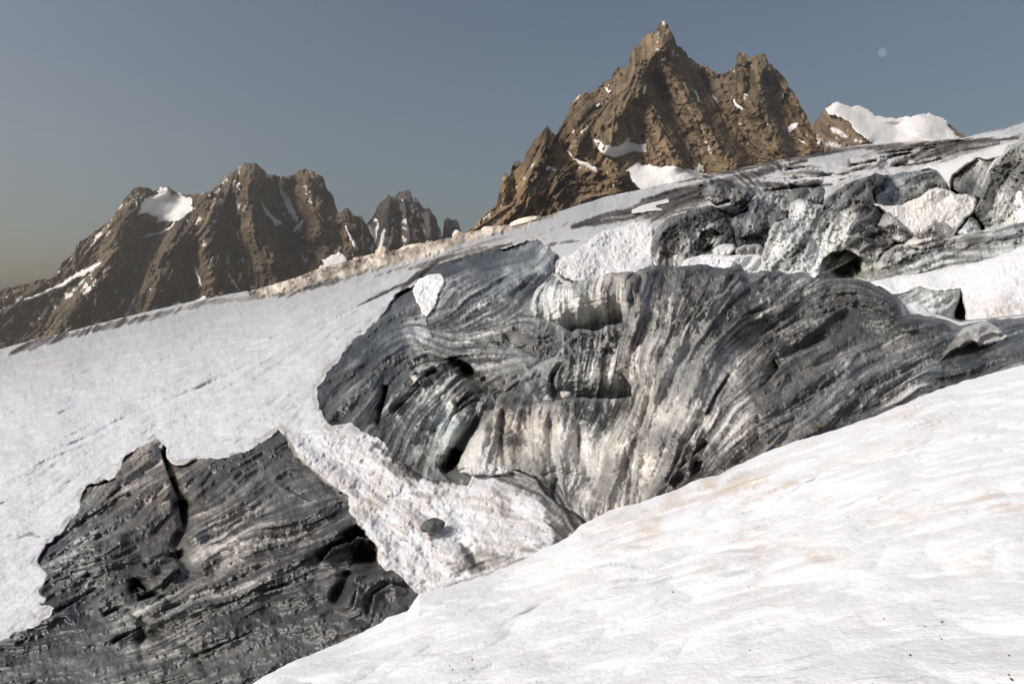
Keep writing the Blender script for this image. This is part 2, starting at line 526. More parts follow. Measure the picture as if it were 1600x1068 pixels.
def streak_relief(px, py, a=1.0, fine=1.0):
    l1 = sample(L1, px, py); l2 = sample(L2, px, py); l3 = sample(L3, px, py); l4 = sample(L4, px, py)
    g = np.clip(.75 + .45 * sample(N2, px, py), .15, 1.6)
    l1 = l1 * g; l2 = l2 * g
    rid2 = 1 - np.abs(l2) * 1.2; rid3 = 1 - np.abs(l3) * 1.2
    return a * (fine * 0.32 * l1 + 0.95 * rid2 + 2.3 * rid3 + 5.0 * l4 + 0.8 * sample(N1, px, py) + 3.5 * sample(N2, px, py))

def streak_dirt_glints(px, py, a=1.0, calm=False):
    g = np.clip(.8 + .5 * sample(N2, px + 37, py + 11), .2, 1.7)
    l2 = sample(L2, px, py)
    thin = smooth(.22, .02, np.abs(l2 - .35)) * .16 + smooth(.16, .02, np.abs(sample(L3, px, py) + .3)) * .16 - .05
    thin = thin - smooth(.20, .03, np.abs(sample(L3, px, py) - .65)) * .20 - smooth(.25, .03, np.abs(l2 + .9)) * .13  # pale lines along the flow: ridge highlights painted into the ice colour
    spk = smooth(1.7, 2.6, sample(N3, px, py) + .5 * sample(L1, px, py)) * .22
    if calm:
        return a * (g * thin * .7 + g * (0.075 * sample(L1, px, py) + 0.085 * l2) + 0.08 * sample(L3, px, py) + .04 * sample(N2, px, py))
    return a * (g * thin + spk + g * (0.11 * sample(L1, px, py) + 0.065 * sample(L2, px, py)) + 0.045 * sample(L3, px, py) + 0.015 * sample(L4, px, py) + 0.055 * sample(N1, px, py) + 0.02 * sample(N3, px, py))

def ice_color(tpts, amp=1.0, brown=None, blue=None, shift=0.0, pw=1.7, strokes=()):
    def fn(px, py, d, V, Z):
        t0 = idw(tpts, px, py, pw, 120.0 if pw > 2 else 300.0) + shift
        t = t0 + streak_dirt_glints(px, py, amp, pw > 2) * (.38 + .62 * (1 - np.abs(2 * np.clip(t0, 0, 1) - 1)) + .18 * np.clip(t0, 0, 1))
        if strokes:
            s = dirt_shade_on(px, py, strokes)
            t = t + np.maximum(s - np.maximum(t0, 0), 0) * smooth(.05, .4, s)
        c = dirt_shade_ramp(t)
        b = 0.10 + 0.05 * sample(N2, px, py)
        if brown:
            b = b + idw(brown, px, py)
        b = np.clip(b, 0, .8)[:, None]
        c = c * (1 - b) + b * c * np.array([1.18, 1.0, .82])
        if blue:
            u = np.clip(idw(blue, px, py) + .1 * sample(N1, px, py), 0, 1)[:, None]
            c = c * (1 - u) + u * c * np.array([.92, 1.01, 1.035])
        return c
    return fn
print('helpers', round(time.time() - T0, 1))
# ==END-HELPERS==
# ------------------------------------------------------------------ outlines
SKY = [(-135,578),(-60,560),(0,545),(60,529),(130,512),(200,494),(280,475),(340,463),(400,452),(440,440),(470,431),(500,419),(530,412),(560,403),
       (580,397),(600,392),(620,390),(650,383),(690,374),(720,366),(745,360),(770,354),(800,350),(830,343),(860,335),(900,322),(940,309),(1000,296),(1060,283),(1110,272),
       (1160,262),(1230,248),(1280,238),(1340,227),(1400,222),(1450,220),(1500,216),(1540,207),(1600,192),(1735,160)]
OUTCROP = [(-135,1050),(0,1000),(58,976),(89,949),(62,943),(72,932),(60,923),(74,898),(66,888),(56,878),(64,858),(98,825),(120,803),(125,782),(134,756),(174,747),(187,734),
           (196,709),(218,696),(247,685),(249,702),(261,693),(260,716),(276,725),(309,714),(340,717),(373,710),(407,689),(436,668),(443,676),(453,696),(464,713),(491,736),
           (514,755),(544,773),(552,801),(567,824),(579,841),(594,866),(598,889),(617,891),(636,906),(650,925),(668,965),(640,1010),(500,1110),(380,1160),(-135,1160)]
DOME = [(655,431),(648,445),(615,460),(603,484),(579,511),(549,535),(528,562),(513,580),(495,607),(493,625),(498,640),(502,650),(517,667),(549,662),(573,676),(594,685),(612,708),
        (640,738),(680,752),(735,760),(760,700),(785,640),(765,610),(748,592),(747,577),(720,562),(696,544),(673,520),(667,498),(668,470),(690,440)]
SLOPE = [(838,372),(800,384),(760,393),(720,404),(690,414),(655,430),(650,445),(662,480),(667,498),(673,520),(696,544),(720,562),(747,577),(750,600),(765,645),(786,628),(812,601),(845,579),(862,560),(845,551),(808,541),(788,521),(794,497),(815,491),(838,492),(838,458),(855,449),(885,445),(872,431),(864,413),(870,396),(860,384)]
WALL_LOW = [(714,738),(722,712),(738,679),(753,658),(771,640),(780,631),(798,630),(822,634),(840,632),(873,624),(888,620),(924,622),(960,623),(990,618),(1015,640),(1005,700),(975,800),(940,850),(920,832),(900,808),(872,792),(850,772),(836,750),(803,737),(755,731)]
WALL_MID = [(765,652),(775,622),(800,601),(815,590),(842,567),(858,559),(872,558),(890,553),(905,549),(925,553),(948,560),(962,548),(975,530),(1010,520),(1025,640),(960,660),(860,660)]
LEDGE = [(783,521),(790,497),(815,491),(837,495),(870,506),(892,517),(906,512),(930,514),(960,507),(990,500),(1000,570),(930,590),(880,578),(840,562),(805,543)]
WALL_UP = [(829,486),(831,467),(836,452),(849,441),(866,443),(891,447),(899,436),(927,437),(948,426),(984,424),(1005,430),(1008,520),(930,532),(880,526),(843,506)]
RIDGE = [(973,460),(980,437),(999,421),(1017,414),(1037,413),(1056,417),(1076,415),(1090,413),(1112,415),(1130,420),(1155,413),(1166,424),(1180,428),(1191,424),(1213,424),(1231,429),
         (1249,425),(1265,430),(1285,438),(1302,434),(1332,433),(1354,438),(1377,450),(1399,463),(1412,477),(1416,491),(1435,491),(1460,495),(1482,499),(1500,508),(1522,503),(1545,500),
         (1600,495),(1735,470),(1735,640),(1600,640),(1310,740),(1100,830),(940,880),(922,830),(928,785),(938,740),(948,700),(960,664),(988,622),(986,602),(965,574),(961,550),(976,511),(970,484)]
CREST = [(330,1110),(400,1063),(461,1031),(510,1012),(553,994),(580,981),(606,965),(636,953),(647,938),(655,927),(690,918),(733,906),(765,896),(794,884),(838,863),(865,850),(886,840),(908,821),
         (945,800),(1000,785),(1050,766),(1095,748),(1125,741),(1157,725),(1205,702),(1257,686),(1300,672),(1333,661),(1370,649),(1405,633),(1440,620),(1476,605),(1524,590),(1560,580),(1600,569),(1735,520)]
SNOWPATCH = [(868,417),(874,406),(890,398),(903,392),(908,384),(917,378),(938,363),(964,354),(985,350),(1000,346),(1024,355),(1020,366),(1019,387),(1022,398),(1028,410),(1040,425),(990,440),(940,450),(905,440),(880,434),(870,427)]
PATCHLET = [(648,446),(652,436),(668,429),(684,427),(693,431),(694,440),(690,452),(687,466),(680,480),(672,491),(664,494),(657,486),(651,470),(647,458)]

def union_d(polys):
    def f(X, Y):
        best = np.full(X.shape, -1e9)
        for p in polys:
            p = np.asarray(p, float)
            m = (X > p[:, 0].min() - 25) & (X < p[:, 0].max() + 25) & (Y > p[:, 1].min() - 25) & (Y < p[:, 1].max() + 25)
            if m.any():
                d, _, _ = sdf(p, X[m], Y[m])
                best[m] = np.maximum(best[m], d)
        return best
    return f

OUTCROP_R = rough(OUTCROP, 3.0, 3, 21)
DOME_R = rough(DOME, 2.4, 3, 22)
SLOPE_R = rough(SLOPE, 2.2, 3, 23)
WALLS = [WALL_UP, LEDGE, WALL_MID, WALL_LOW, RIDGE]
SERACS = [
 [(1361,297),(1366,284),(1390,274),(1416,269),(1461,266),(1474,277),(1488,271),(1505,258),(1526,245),(1542,250),(1566,242),(1576,228),(1600,222),(1735,190),(1735,480),(1500,505),(1400,470),(1300,450),(1200,440),(1100,430),(1064,420),(1020,425),(1017,395),(1016,378),(1024,358),(1040,345),(1065,335),(1090,325),(1112,322),(1150,335),(1165,328),(1175,312),(1196,302),(1219,302),(1231,311),(1260,318),(1285,321),(1295,305),(1316,292),(1348,278),(1369,273)]]
SEAMS = [[(640,455),(690,440),(705,520),(765,560),(790,625),(740,625),(690,575),(650,520)], [(940,440),(1020,440),(1020,640),(965,770),(930,780),(930,640)], [(760,480),(890,445),(905,560),(800,645),(750,650)], [(733,655),(790,620),(800,665),(765,720),(728,722)]]
bare = union_d([OUTCROP_R, DOME_R, SLOPE_R, ] + [np.array(s, float) for s in WALLS] + [np.array(s, float) for s in SERACS + SEAMS])
bare_walls = union_d([np.array(s, float) for s in WALLS])

# ------------------------------------------------------------------ glacier (snow covered surface)
def suncups(V, Z, sx=1.0):
    h = 0
    for lam, amp, zf, sd in ((0.25, .014, 15, 1), (0.5, .022, 26, 2), (1.1, .032, 48, 3), (2.6, .055, 90, 4)):
        fade = smooth(zf * 1.3, zf * 0.7, Z)
        n = perlin2(V[:, 0] / lam * sx, V[:, 1] / lam, sd)
        h = h + amp * fade * (np.abs(n) * 1.6 - 0.35)
    return h

RUNNELS = [
 ([(-135,812),(0,752),(100,702),(200,657),(300,613),(380,577),(440,545),(480,522)], 4, 3.5, 16, 8),
 ([(480,521),(520,500),(560,480),(610,455),(650,438)], 1, 2.5, 5, 5),
 ([(120,612),(190,592),(250,566)], .8, 1.6, 6, 6),
 ([(0,622),(100,592),(200,562),(330,527)], .4, .8, 4, 4),
 ([(250,545),(330,520),(360,512)], .5, 1, 4, 4),
 ([(-100,850),(0,806),(80,770),(170,728)], .6, 1.2, 5, 5),
 ([(200,690),(300,650),(380,628)], .5, 1, 5, 5),
]
TONGUE_LUMPS = [([(445,690),(490,722),(540,762),(562,800),(590,845),(610,880),(650,915)], 7, 14), ([(600,760),(650,770),(690,760)], 6, 12),
                ([(560,700),(610,735),(660,745)], 4, 10), ([(620,800),(640,840),(650,880)], 5, 13), ([(735,775),(790,760),(850,800)], 5, 16),
                ([(640,790),(665,800),(690,815)], -7, 7), ([(735,850),(745,880),(760,890)], -8, 8), ([(715,840),(728,860),(750,890)], -8, 9), ([(790,750),(840,765),(890,790)], -6, 10),
                ([(690,855),(720,875),(700,900)], 4, 9), ([(850,760),(880,790),(895,830)], -4, 10), ([(600,775),(640,780),(668,792)], -5, 4), ([(650,770),(680,772),(690,760)], -5, 5),
                ([(720,735),(760,727),(800,736)], 6, 8)]
def tongue(px, py):
    return smooth(400, 470, px) * smooth(650, 700, py)
def w_s1(px, py, d):
    w = w_glacier(px, py)
    Z = 1 / w
    V = to_world(px, py, Z)
    R = suncups(V, Z) * F / Z
    tg = tongue(px, py)
    R += (1 - tg) * smooth(900, 760, px) * (.30 * sample(L2, px, py) + .16 * sample(L1, px, py) + .45 * sample(L3, px, py))
    R += tg * (1.6 * sample(N1, px, py) * smooth(900, 640, px) + .5 * sample(N3, px, py) + 1.0 * sample(L3, px, py))
    R += lips(px, py, RUNNELS)
    R += ridges(px, py, TONGUE_LUMPS)
    # the debris ridge at the skyline
    mor = moraine(px, py)
    R += mor * (.8 * sample(FB, px, py) + 1.0 * sample(N1, px, py))
    R += 0.8 * sample(N2, px, py) * smooth(20, 60, py - 300)
    # upper ice fall: broken steps
    up = smooth(880, 960, px) * smooth(440, 400, py)
    R += up * (0.9 * streak_relief(px, py, .45) + 0) + 1.9 * lips(px, py, UPLIPS)
    b = bare(px, py)
    R -= 8 * smooth(0.5, 5.0, b) + 60 * smooth(2.0, 9.0, b)
    wz = w + K * R
    # roll over at the skyline
    return np.maximum(wz, K * 12)
MORLINE = [(395,460),(440,449),(500,428),(560,410),(600,400),(650,391),(690,382),(740,366),(800,353),(870,333)]
def moraine(px, py):
    m = np.zeros(px.shape)
    s = (px > 380) & (px < 900) & (py < 480)
    if s.any():
        d, sd, al = line_dist(MORLINE, px[s], py[s])
        wd = np.interp(al, [0, .2, .5, .75, 1], [5, 13, 14, 8, 3])
        m[s] = smooth(wd * 1.35, wd * .7, d + 2.5 * sample(N3, px[s], py[s]))
    return m
UPLIPS = [([(1225,268),(1260,262),(1290,268)], 3, 7, 8, 7), ([(1325,262),(1345,258),(1375,252)], 3, 7, 9, 7), ([(1372,256),(1400,245),(1430,240)], 3, 5, 8, 6),
          ([(1180,277),(1230,282),(1300,275),(1345,272)], 3, 4, 8, 5), ([(1430,232),(1500,222),(1570,214)], 2, 4, 6, 5), ([(1390,262),(1440,258),(1480,248)], 3, 5, 8, 5),
          ([(1000,318),(1060,300),(1110,290)], 2, 3, 6, 4), ([(1060,310),(1130,300),(1180,298)], 3, 4, 9, 6), ([(1380,242),(1420,236),(1470,232)], 2, 4, 6, 5),
          ([(1190,300),(1240,296),(1290,292)], 4, 6, 9, 6)]
# dirt on the snow, some slot and edge shade painted in: (polyline, half width, strength)
DIRT_SHADE = [([(-135,582),(0,551),(100,526),(200,502),(260,487)], 5, .75), ([(200,507),(300,478),(350,466)], 4, .55), ([(330,474),(400,464),(430,462)], 4, .5),
        ([(405,463),(450,458),(500,444),(560,423),(620,408)], 6, .75), ([(560,420),(600,410),(640,400)], 5, .55),
        ([(560,478),(600,458),(640,440),(680,416),(740,398),(800,380)], 3.5, .95), ([(620,452),(660,428),(720,402)], 5, .8), ([(640,420),(700,402),(760,386)], 4, .6),
        ([(700,395),(760,378),(800,368)], 2.5, .5), ([(585,432),(640,414)], 2.5, .5),
        ([(896,355),(931,343),(993,322),(1050,303),(1097,290),(1180,272),(1260,250)], 7, .9), ([(920,350),(960,342),(1010,332)], 8, .95), ([(1000,335),(1060,318),(1110,310)], 13, .8),
        ([(990,325),(1050,310),(1120,305)], 9, .75), ([(1060,285),(1140,268),(1240,248),(1330,232)], 4, .85), ([(1230,250),(1300,238),(1370,228)], 2.5, .75),
        ([(1320,232),(1420,228),(1500,222),(1590,216)], 4, .8), ([(1440,232),(1500,228),(1560,224)], 5, .85), ([(1400,243),(1450,240),(1500,232)], 6, .85), ([(1370,240),(1420,232),(1470,230)], 3, .7),
        ([(1225,272),(1260,268),(1290,272)], 4, .6), ([(1330,266),(1375,258)], 4, .65), ([(1375,262),(1385,250)], 4, .8), ([(1180,290),(1250,292),(1300,288)], 4, .8),  # first two strokes paint the shade of crevasse slots onto the snow
        ([(1120,292),(1180,286),(1240,290)], 5, .85), ([(1150,300),(1240,300)], 8, .7), ([(1400,250),(1440,244)], 5, .8),
        # tongue
        ([(445,676),(464,714),(514,757),(545,776)], 2.5, .5), ([(612,712),(640,738),(680,748),(720,738)], 8, .8), ([(580,690),(612,712)], 5, .7),
        ([(800,742),(840,760),(880,775),(905,810),(880,840)], 17, .78), ([(760,738),(800,748),(850,756)], 8, .7), ([(850,780),(890,815),(870,850)], 16, .82),
        ([(830,760),(870,790),(890,830)], 14, .55), ([(720,850),(735,870),(755,888)], 8, .65), ([(742,840),(752,870),(790,870)], 7, .4), ([(760,885),(810,870),(850,850)], 9, .36),
        ([(640,770),(680,775),(700,765)], 5, .35), ([(655,800),(668,812)], 4, .5), ([(780,800),(850,830)], 8, .3), ([(680,930),(730,905),(780,885)], 6, .35), ([(700,770),(760,800)], 8, .25),
        ([(664,498),(668,510),(676,525)], 3, .5), ([(700,455),(690,475),(680,492)], 6, .45),
        ([(20,842),(40,833),(62,838)], 4, .45),
        ([(810,745),(850,760),(885,785),(900,815)], 22, .72), ([(700,880),(740,890),(790,880)], 8, .38), ([(770,750),(790,790),(800,820)], 9, .28), ([(600,720),(630,745),(650,760)], 7, .4),
        ([(0,575),(120,551),(230,524)], 2.4, 0.18), ([(60,590),(180,560),(330,527)], 2.4, 0.19), ([(200,575),(330,535),(430,500)], 2.2, 0.16), ([(0,660),(110,618),(210,585)], 2.4, 0.17), ([(260,560),(380,520),(480,475)], 2.2, 0.18),
        ([(380,560),(450,530),(520,495)], 2.2, 0.18), ([(0,805),(90,765),(180,725)], 2.4, 0.20), ([(150,720),(240,672),(330,640)], 2.2, 0.16), ([(280,520),(360,496),(450,470)], 2.2, 0.18), ([(100,548),(200,527),(330,495)], 2.4, 0.20),
        ([(330,690),(380,685),(430,665)], 2.6, 0.20), ([(300,610),(380,580),(470,530)], 2.2, 0.15), ([(40,700),(130,655),(220,620)], 2.2, 0.13), ([(440,640),(455,655),(480,660)], 2.4, 0.18), ([(420,505),(500,475),(560,450)], 1.9, 0.18),
        ([(560,460),(610,438),(660,415)], 1.9, 0.21), ([(500,470),(570,440),(640,412)], 1.9, 0.17), ([(830,372),(870,355),(900,345)], 2, .4), ([(850,385),(880,378),(905,376)], 3, .6)]  # last stroke is a painted shadow line at the snow patch's upper edge
def dirt_shade_on(px, py, strokes):
    t = np.zeros(px.shape)
    for pl, wd, s in strokes:
        p = np.array(pl, float)
        m = (px > p[:, 0].min() - 4 * wd) & (px < p[:, 0].max() + 4 * wd) & (py > p[:, 1].min() - 4 * wd) & (py < p[:, 1].max() + 4 * wd)
        if not m.any():
            continue
        d, _, al = line_dist(pl, px[m], py[m])
        e = wd * (0.55 + 0.75 * smooth(0, .2, al) * smooth(1, .8, al))
        n = sample(L2, px[m], py[m]) * .35 + sample(L1, px[m], py[m]) * .3 + sample(N1, px[m], py[m]) * .3
        v = s * smooth(1.25, .35, d / e - n * .45 * min(1.0, wd / 5.0)) * (0.85 + .2 * sample(L1, px[m], py[m]))
        t[m] = np.maximum(t[m], v)
    return t
def c_s1(px, py, d, V, Z):
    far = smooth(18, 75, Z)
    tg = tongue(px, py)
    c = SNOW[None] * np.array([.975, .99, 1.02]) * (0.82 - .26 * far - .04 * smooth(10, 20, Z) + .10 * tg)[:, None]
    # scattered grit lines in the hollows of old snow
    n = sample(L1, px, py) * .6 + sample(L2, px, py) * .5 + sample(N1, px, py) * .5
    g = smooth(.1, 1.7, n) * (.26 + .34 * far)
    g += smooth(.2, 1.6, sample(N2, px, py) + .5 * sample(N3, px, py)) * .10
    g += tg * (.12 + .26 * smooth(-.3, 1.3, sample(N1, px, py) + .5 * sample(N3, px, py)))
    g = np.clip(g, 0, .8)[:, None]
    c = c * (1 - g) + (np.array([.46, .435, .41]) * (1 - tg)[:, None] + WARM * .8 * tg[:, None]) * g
    up = smooth(900, 1000, px) * smooth(430, 395, py)
    t = dirt_shade_on(px, py, DIRT_SHADE)
    t = np.maximum(t, up * np.clip(.12 + streak_dirt_glints(px, py, 1.1), 0, .5))
    b = bare(px, py)
    rim = np.exp(-((b + 1.5) / 1.8) ** 2)
    t = np.maximum(t, .32 * rim * np.clip(.7 + .5 * sample(N3, px, py), 0, 1))
    mg = np.exp(-((b + 5) / 5) ** 2) * smooth(-.6, 1.2, sample(L2, px, py) + .7 * sample(N1, px, py))
    t = np.maximum(t, .30 * mg * smooth(2, -2, b))
    t = np.maximum(t, .8 * smooth(1, 4, b))
    tc = dirt_shade_ramp(t * 1.0) * np.array([1.05, 1.0, .95])
    k = smooth(0.04, .35, t)[:, None]
    c = c * (1 - k) + tc * k
    m = moraine(px, py)[:, None]
    sn = smooth(.3, 1.2, .5 * sample(N3, px, py) + .6 * sample(N1, px, py) + .5 * sample(L2, px, py))[:, None]
    deb = np.array([.42, .36, .295]) * (1 + .35 * sample(N1, px, py))[:, None] * (1 - sn) + np.array([.80, .72, .62]) * sn  # brown debris and snow, with sunlit warmth mixed into both colours
    c = c * (1 - m) + deb * m
    return c
HOLE = bare
glacier_poly = rough(SKY, .7, 5, 4, closed=False).tolist() + [(1735, 700), (1735, 1180), (-135, 1180)]
def s1_cut(X, Y, d):
    # nothing of the snow sheet where bare ice bodies fill the ground, nor under the near slope
    c = HOLE(X, Y) > 9
    sx = np.array([p[0] for p in CREST]); sy = np.array([p[1] for p in CREST])
    c |= (Y > np.interp(X, sx, sy) + 150)
    return c
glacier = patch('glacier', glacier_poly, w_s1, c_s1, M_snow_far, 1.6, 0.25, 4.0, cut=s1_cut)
tag(glacier, 'tilted glacier surface of grey old snow rising to the right skyline', kind='structure')
print('glacier', round(time.time() - T0, 1))

# ------------------------------------------------------------------ near snow slope
S0C = [(330,1110,1/4.0),(400,1063,1/4.2),(553,994,1/4.9),(650,930,1/5.4),(794,884,1/5.9),(920,812,1/6.5),(1095,748,1/6.8),(1257,686,1/7.1),(1405,633,1/7.4),(1600,569,1/8.0),(1735,520,1/8.2),
       (1600,1068,1/2.3),(1735,1068,1/2.15),(1000,1068,1/3.05),(700,1068,1/3.6),(1735,800,1/3.7),(1600,800,1/3.75),(1200,900,1/3.9),(1000,1180,1/2.4),(1600,1180,1/1.85),(500,1180,1/3.1)]
def w_s0(px, py, d):
    w = tps(S0C, px, py)
    Z = 1 / w
    V = to_world(px, py, Z)
    h = 0
    ca, sa = math.cos(.35), math.sin(.35)
    U = V[:, 0] * ca + V[:, 1] * sa; W_ = -V[:, 0] * sa + V[:, 1] * ca
    for lam, st, amp, sd in ((.10, 1.6, .0035, 1), (.22, 1.9, .010, 2), (.5, 1.8, .020, 3), (1.2, 1.6, .035, 4), (3.0, 1.3, .06, 5)):
        n = perlin2(U / lam / st, W_ / lam, sd + 20)
        h = h + (2.4 * np.clip(4.2 / Z, .45, 1) if lam in (.22, .5) else 1.7) * amp * ((np.abs(n) * 1.4 - .3) if lam < 1 else .7 * n)
    w = w + .00045 * h * F / Z
    # rounded lip
    dc = np.interp(px, [p[0] for p in CREST], [p[1] for p in CREST])
    dd = np.maximum(py - dc, 0)
    return w * (1 - .05 * np.exp(-dd / 10.0))
SPOTS0 = [(1180,770,70,.5),(1200,762,40,.6),(1240,760,30,.4),(1440,660,60,.4),(1430,655,30,.4),(1300,720,70,.25),(1390,680,50,.3),(1555,780,60,.4),(1570,785,35,.4),(1420,800,70,.3),(1180,850,90,.2),
          (1280,865,30,.35),(1095,888,40,.3),(1320,880,40,.35),(1060,820,70,.25),(1520,885,50,.35),(1230,935,60,.2),(1000,800,60,.45),(1060,770,50,.45),(1110,758,40,.4),(960,830,60,.35),(830,890,50,.3),
          (1545,1018,30,.35),(900,930,90,.15),(1350,980,70,.12),(700,940,40,.25)]
def c_s0(px, py, d, V, Z):
    c = np.repeat(SNOW[None] * np.array([1.06, 1.06, 1.07]), len(px), 0)
    n = .55 * sample(L2, px, py) + .5 * sample(L3, px, py) + .5 * sample(N1, px, py)
    g = np.zeros(len(px))
    for x, y, r, s in SPOTS0:
        g += s * .62 * np.exp(-(((px - x) / r) ** 2 + ((py - y) / (r * .42)) ** 2))
    g = g * smooth(-.9, 1.5, n) * 1.5 + .10 * smooth(.3, 1.8, n) + .05 * smooth(.2, 1.4, sample(N2, px, py))
    g = np.clip(g, 0, .7)[:, None]
    c = c * (1 - g) + np.array([.66, .53, .40]) * g
    f = (smooth(1.3, 2.6, sample(L1, px, py) + .5 * sample(N2, px, py)) * .30)[:, None]
    c = c * (1 - f) + np.array([.30, .29, .29]) * f
    return c
s0_poly = rough(CREST, 1.3, 6, 9, closed=False).tolist() + [(1735, 900), (1735, 1185), (330, 1185)]
slope0 = patch('snow_slope', s0_poly, w_s0, c_s0, M_snow, 1.6, 0.22, 2.2)
tag(slope0, 'near snow slope, white with faint brown stains, falling away to the lower left', kind='structure')
# the same slope goes on to the right of the picture and under the photographer
_px, _py, _V = FACES[[k for k in FACES if k.startswith('snow_slope')][-1]]
_m = (_px > 1350) | (_py > 1000)
_A = np.stack([np.ones(_m.sum()), _V[_m, 0], _V[_m, 1]], -1)
_pl = np.linalg.lstsq(_A, _V[_m, 2], rcond=None)[0]
gx, gy = np.meshgrid(np.arange(-4.0, 22.0, .16), np.arange(-5.0, 15.0, .16))
cr = to_world(np.array([1300., 1735.]), np.array([672., 520.]), np.array([1 / w for w in tps(S0C, np.array([1300., 1735.]), np.array([672., 520.]))]))
e_ = cr[1] - cr[0]; e_ = e_[:2] / np.hypot(*e_[:2])
beyond = -(e_[0] * (gy - cr[1][1]) - e_[1] * (gx - cr[1][0])) * -1.0
gz = _pl[0] + _pl[1] * gx + _pl[2] * gy
gz = gz + .05 * perlin2(gx / 1.2, gy / 1.2, 24) + .03 * perlin2(gx / .5, gy / .5, 25) - .8 * np.maximum(beyond, 0) ** 1.2
depth_ = cp * gy - sp_ * gz; up_ = sp_ * gy + cp * gz
with np.errstate(all='ignore'):
    ppx = CX + F * gx / depth_; ppy = CY - F * up_ / depth_
outside = (depth_ < .3) | (ppx > 1655) | (ppy > 1120)
keepq = (outside & (beyond < 2.0) & ~((ppx < 1655) & (depth_ > .3) & (ppy < 1120)))
kq = keepq[:-1, :-1] & keepq[1:, :-1] & keepq[:-1, 1:] & keepq[1:, 1:]
ix = np.arange(gx.size).reshape(gx.shape)
qd = np.stack([ix[:-1, :-1][kq], ix[:-1, 1:][kq], ix[1:, 1:][kq], ix[1:, :-1][kq]], -1)
us = np.unique(qd); rm = np.full(gx.size, -1); rm[us] = np.arange(len(us))
gv = np.stack([gx, gy, gz - .03], -1).reshape(-1, 3)[us]
so = make_mesh('snow_slope', gv, rm[qd], np.repeat(SNOW[None] * 1.04, len(us), 0), M_snow)
tag(so, 'near snow slope going on past the right edge of the picture', kind='structure')
print('slope', round(time.time() - T0, 1))

# ------------------------------------------------------------------ bare ice bodies
def slope_cut(X, Y, d):
    return bare_walls(X, Y) > 6
def w_from(ctrl=None, amp=1.0, lipsl=(), ridgel=(), edge=0.0, edge_w=8.0, base=None, sink=0.0, fine=1.0, extra=None):
    c = None if ctrl is None else [(x, y, 1.0 / z) for x, y, z in ctrl]
    def fn(px, py, d):
        w = w_glacier(px, py) if c is None else tps(c, px, py)
        R = streak_relief(px, py, amp, fine) + lips(px, py, lipsl) + ridges(px, py, ridgel) - sink
        if extra is not None:
            R = R + extra(px, py)
        kk = K if c is None else w * 0.0020        # pixel units of relief scale with distance on free bodies
        w = w + kk * R
        w = w * (1 - edge * (1 - np.minimum(d / edge_w, 1)) ** 2)
        return np.maximum(w, 1e-4)
    return fn

# --- left outcrop
OUT_T = [(420,830,.58),(300,900,.55),(250,790,.62),(230,720,.45),(225,705,.4),(330,860,.42),(310,880,.45),(345,835,.5),(400,760,.72),(430,700,.74),(350,740,.76),(380,790,.62),(500,800,.78),(540,880,.72),(450,900,.78),
         (480,850,.76),(350,950,.74),(300,920,.66),(420,980,.68),(330,1000,.66),(560,930,.68),(620,930,.66),(600,910,.7),(100,850,.70),(110,840,.5),(150,880,.78),(200,900,.84),(110,930,.85),(70,930,.88),(200,960,.58),(150,1000,.72),
         (50,1030,.74),(280,1040,.62),(150,1050,.56),(230,990,.58),(550,870,.88),(570,860,.9),(270,830,.9),(220,850,.75),(180,800,.7),(150,780,.68),(250,880,.78),(275,900,.66),(20,1010,.84),(100,960,.84),(500,950,.72),(520,780,.74),(470,780,.66),
         (420,730,.7),(300,740,.72),(330,770,.75),(190,940,.55),(250,760,.5),(240,800,.66),(500,890,.62),(255,960,.6)]
OUT_LIPS = [([(552,950),(560,915),(590,898),(625,900)], 6, 6, 14, 7), ([(575,965),(585,928),(610,912),(640,920)], 5, 4, 12, 7), ([(530,935),(545,900),(570,888)], 3, 5, 10, 7), ([(545,850),(560,838),(579,842)], 10, 26, 14, 12), ([(500,880),(520,855),(550,845)], 10, 16, 14, 12), ([(250,702),(262,740),(278,780),(286,830)], 6, 14, 16, 9),
            ([(130,762),(160,757),(185,748)], 5, 8, 10, 7), ([(225,890),(250,872),(270,870),(285,892)], 10, 12, 22, 10), ([(205,925),(215,915),(230,925)], 9, 20, 9, 8),
            ([(215,940),(240,932),(262,935)], 8, 10, 14, 8), ([(160,965),(180,955),(200,958),(225,975)], 6, 8, 16, 8), ([(240,960),(330,930),(420,890),(500,850)], 5, 5, 18, 9),
            ([(300,700),(360,722),(410,705)], 4, 3, 14, 6), ([(60,975),(120,940),(160,915)], 4, 7, 14, 8), 
            ([(440,760),(500,790),(545,795)], 4, 4, 14, 8), ([(300,1030),(400,985),(520,950)], 4, 5, 14, 8), ([(290,970),(380,935),(500,900)], 4, 5, 12, 8),
            ([(70,880),(130,850),(200,830)], 4, 5, 14, 8), ([(80,905),(150,885),(220,860)], 4, 5, 14, 8), ([(170,1010),(240,970),(290,940)], 4, 5, 12, 8)]
OUT_RID = [([(540,960),(560,915),(600,898),(640,912)], 12, 24), ([(548,890),(530,920),(522,945)], -16, 8), ([(285,780),(288,830),(270,860)], -14, 10), ([(215,925),(212,915)], -22, 9), ([(290,862),(275,868)], -14, 9),
           ([(300,830),(320,870),(310,900)], 10, 16), ([(230,890),(250,880),(270,900)], 12, 18), ([(220,705),(240,700)], 8, 12), ([(190,750),(220,760),(250,770)], 5, 20), ([(270,745),(275,800)], -8, 6),
           ([(480,790),(540,840)], 7, 20), ([(555,860),(575,870),(590,880)], -22, 14), ([(230,950),(220,990),(225,1040)], -7, 8), ([(330,1060),(300,1010),(230,985)], -4, 6)]
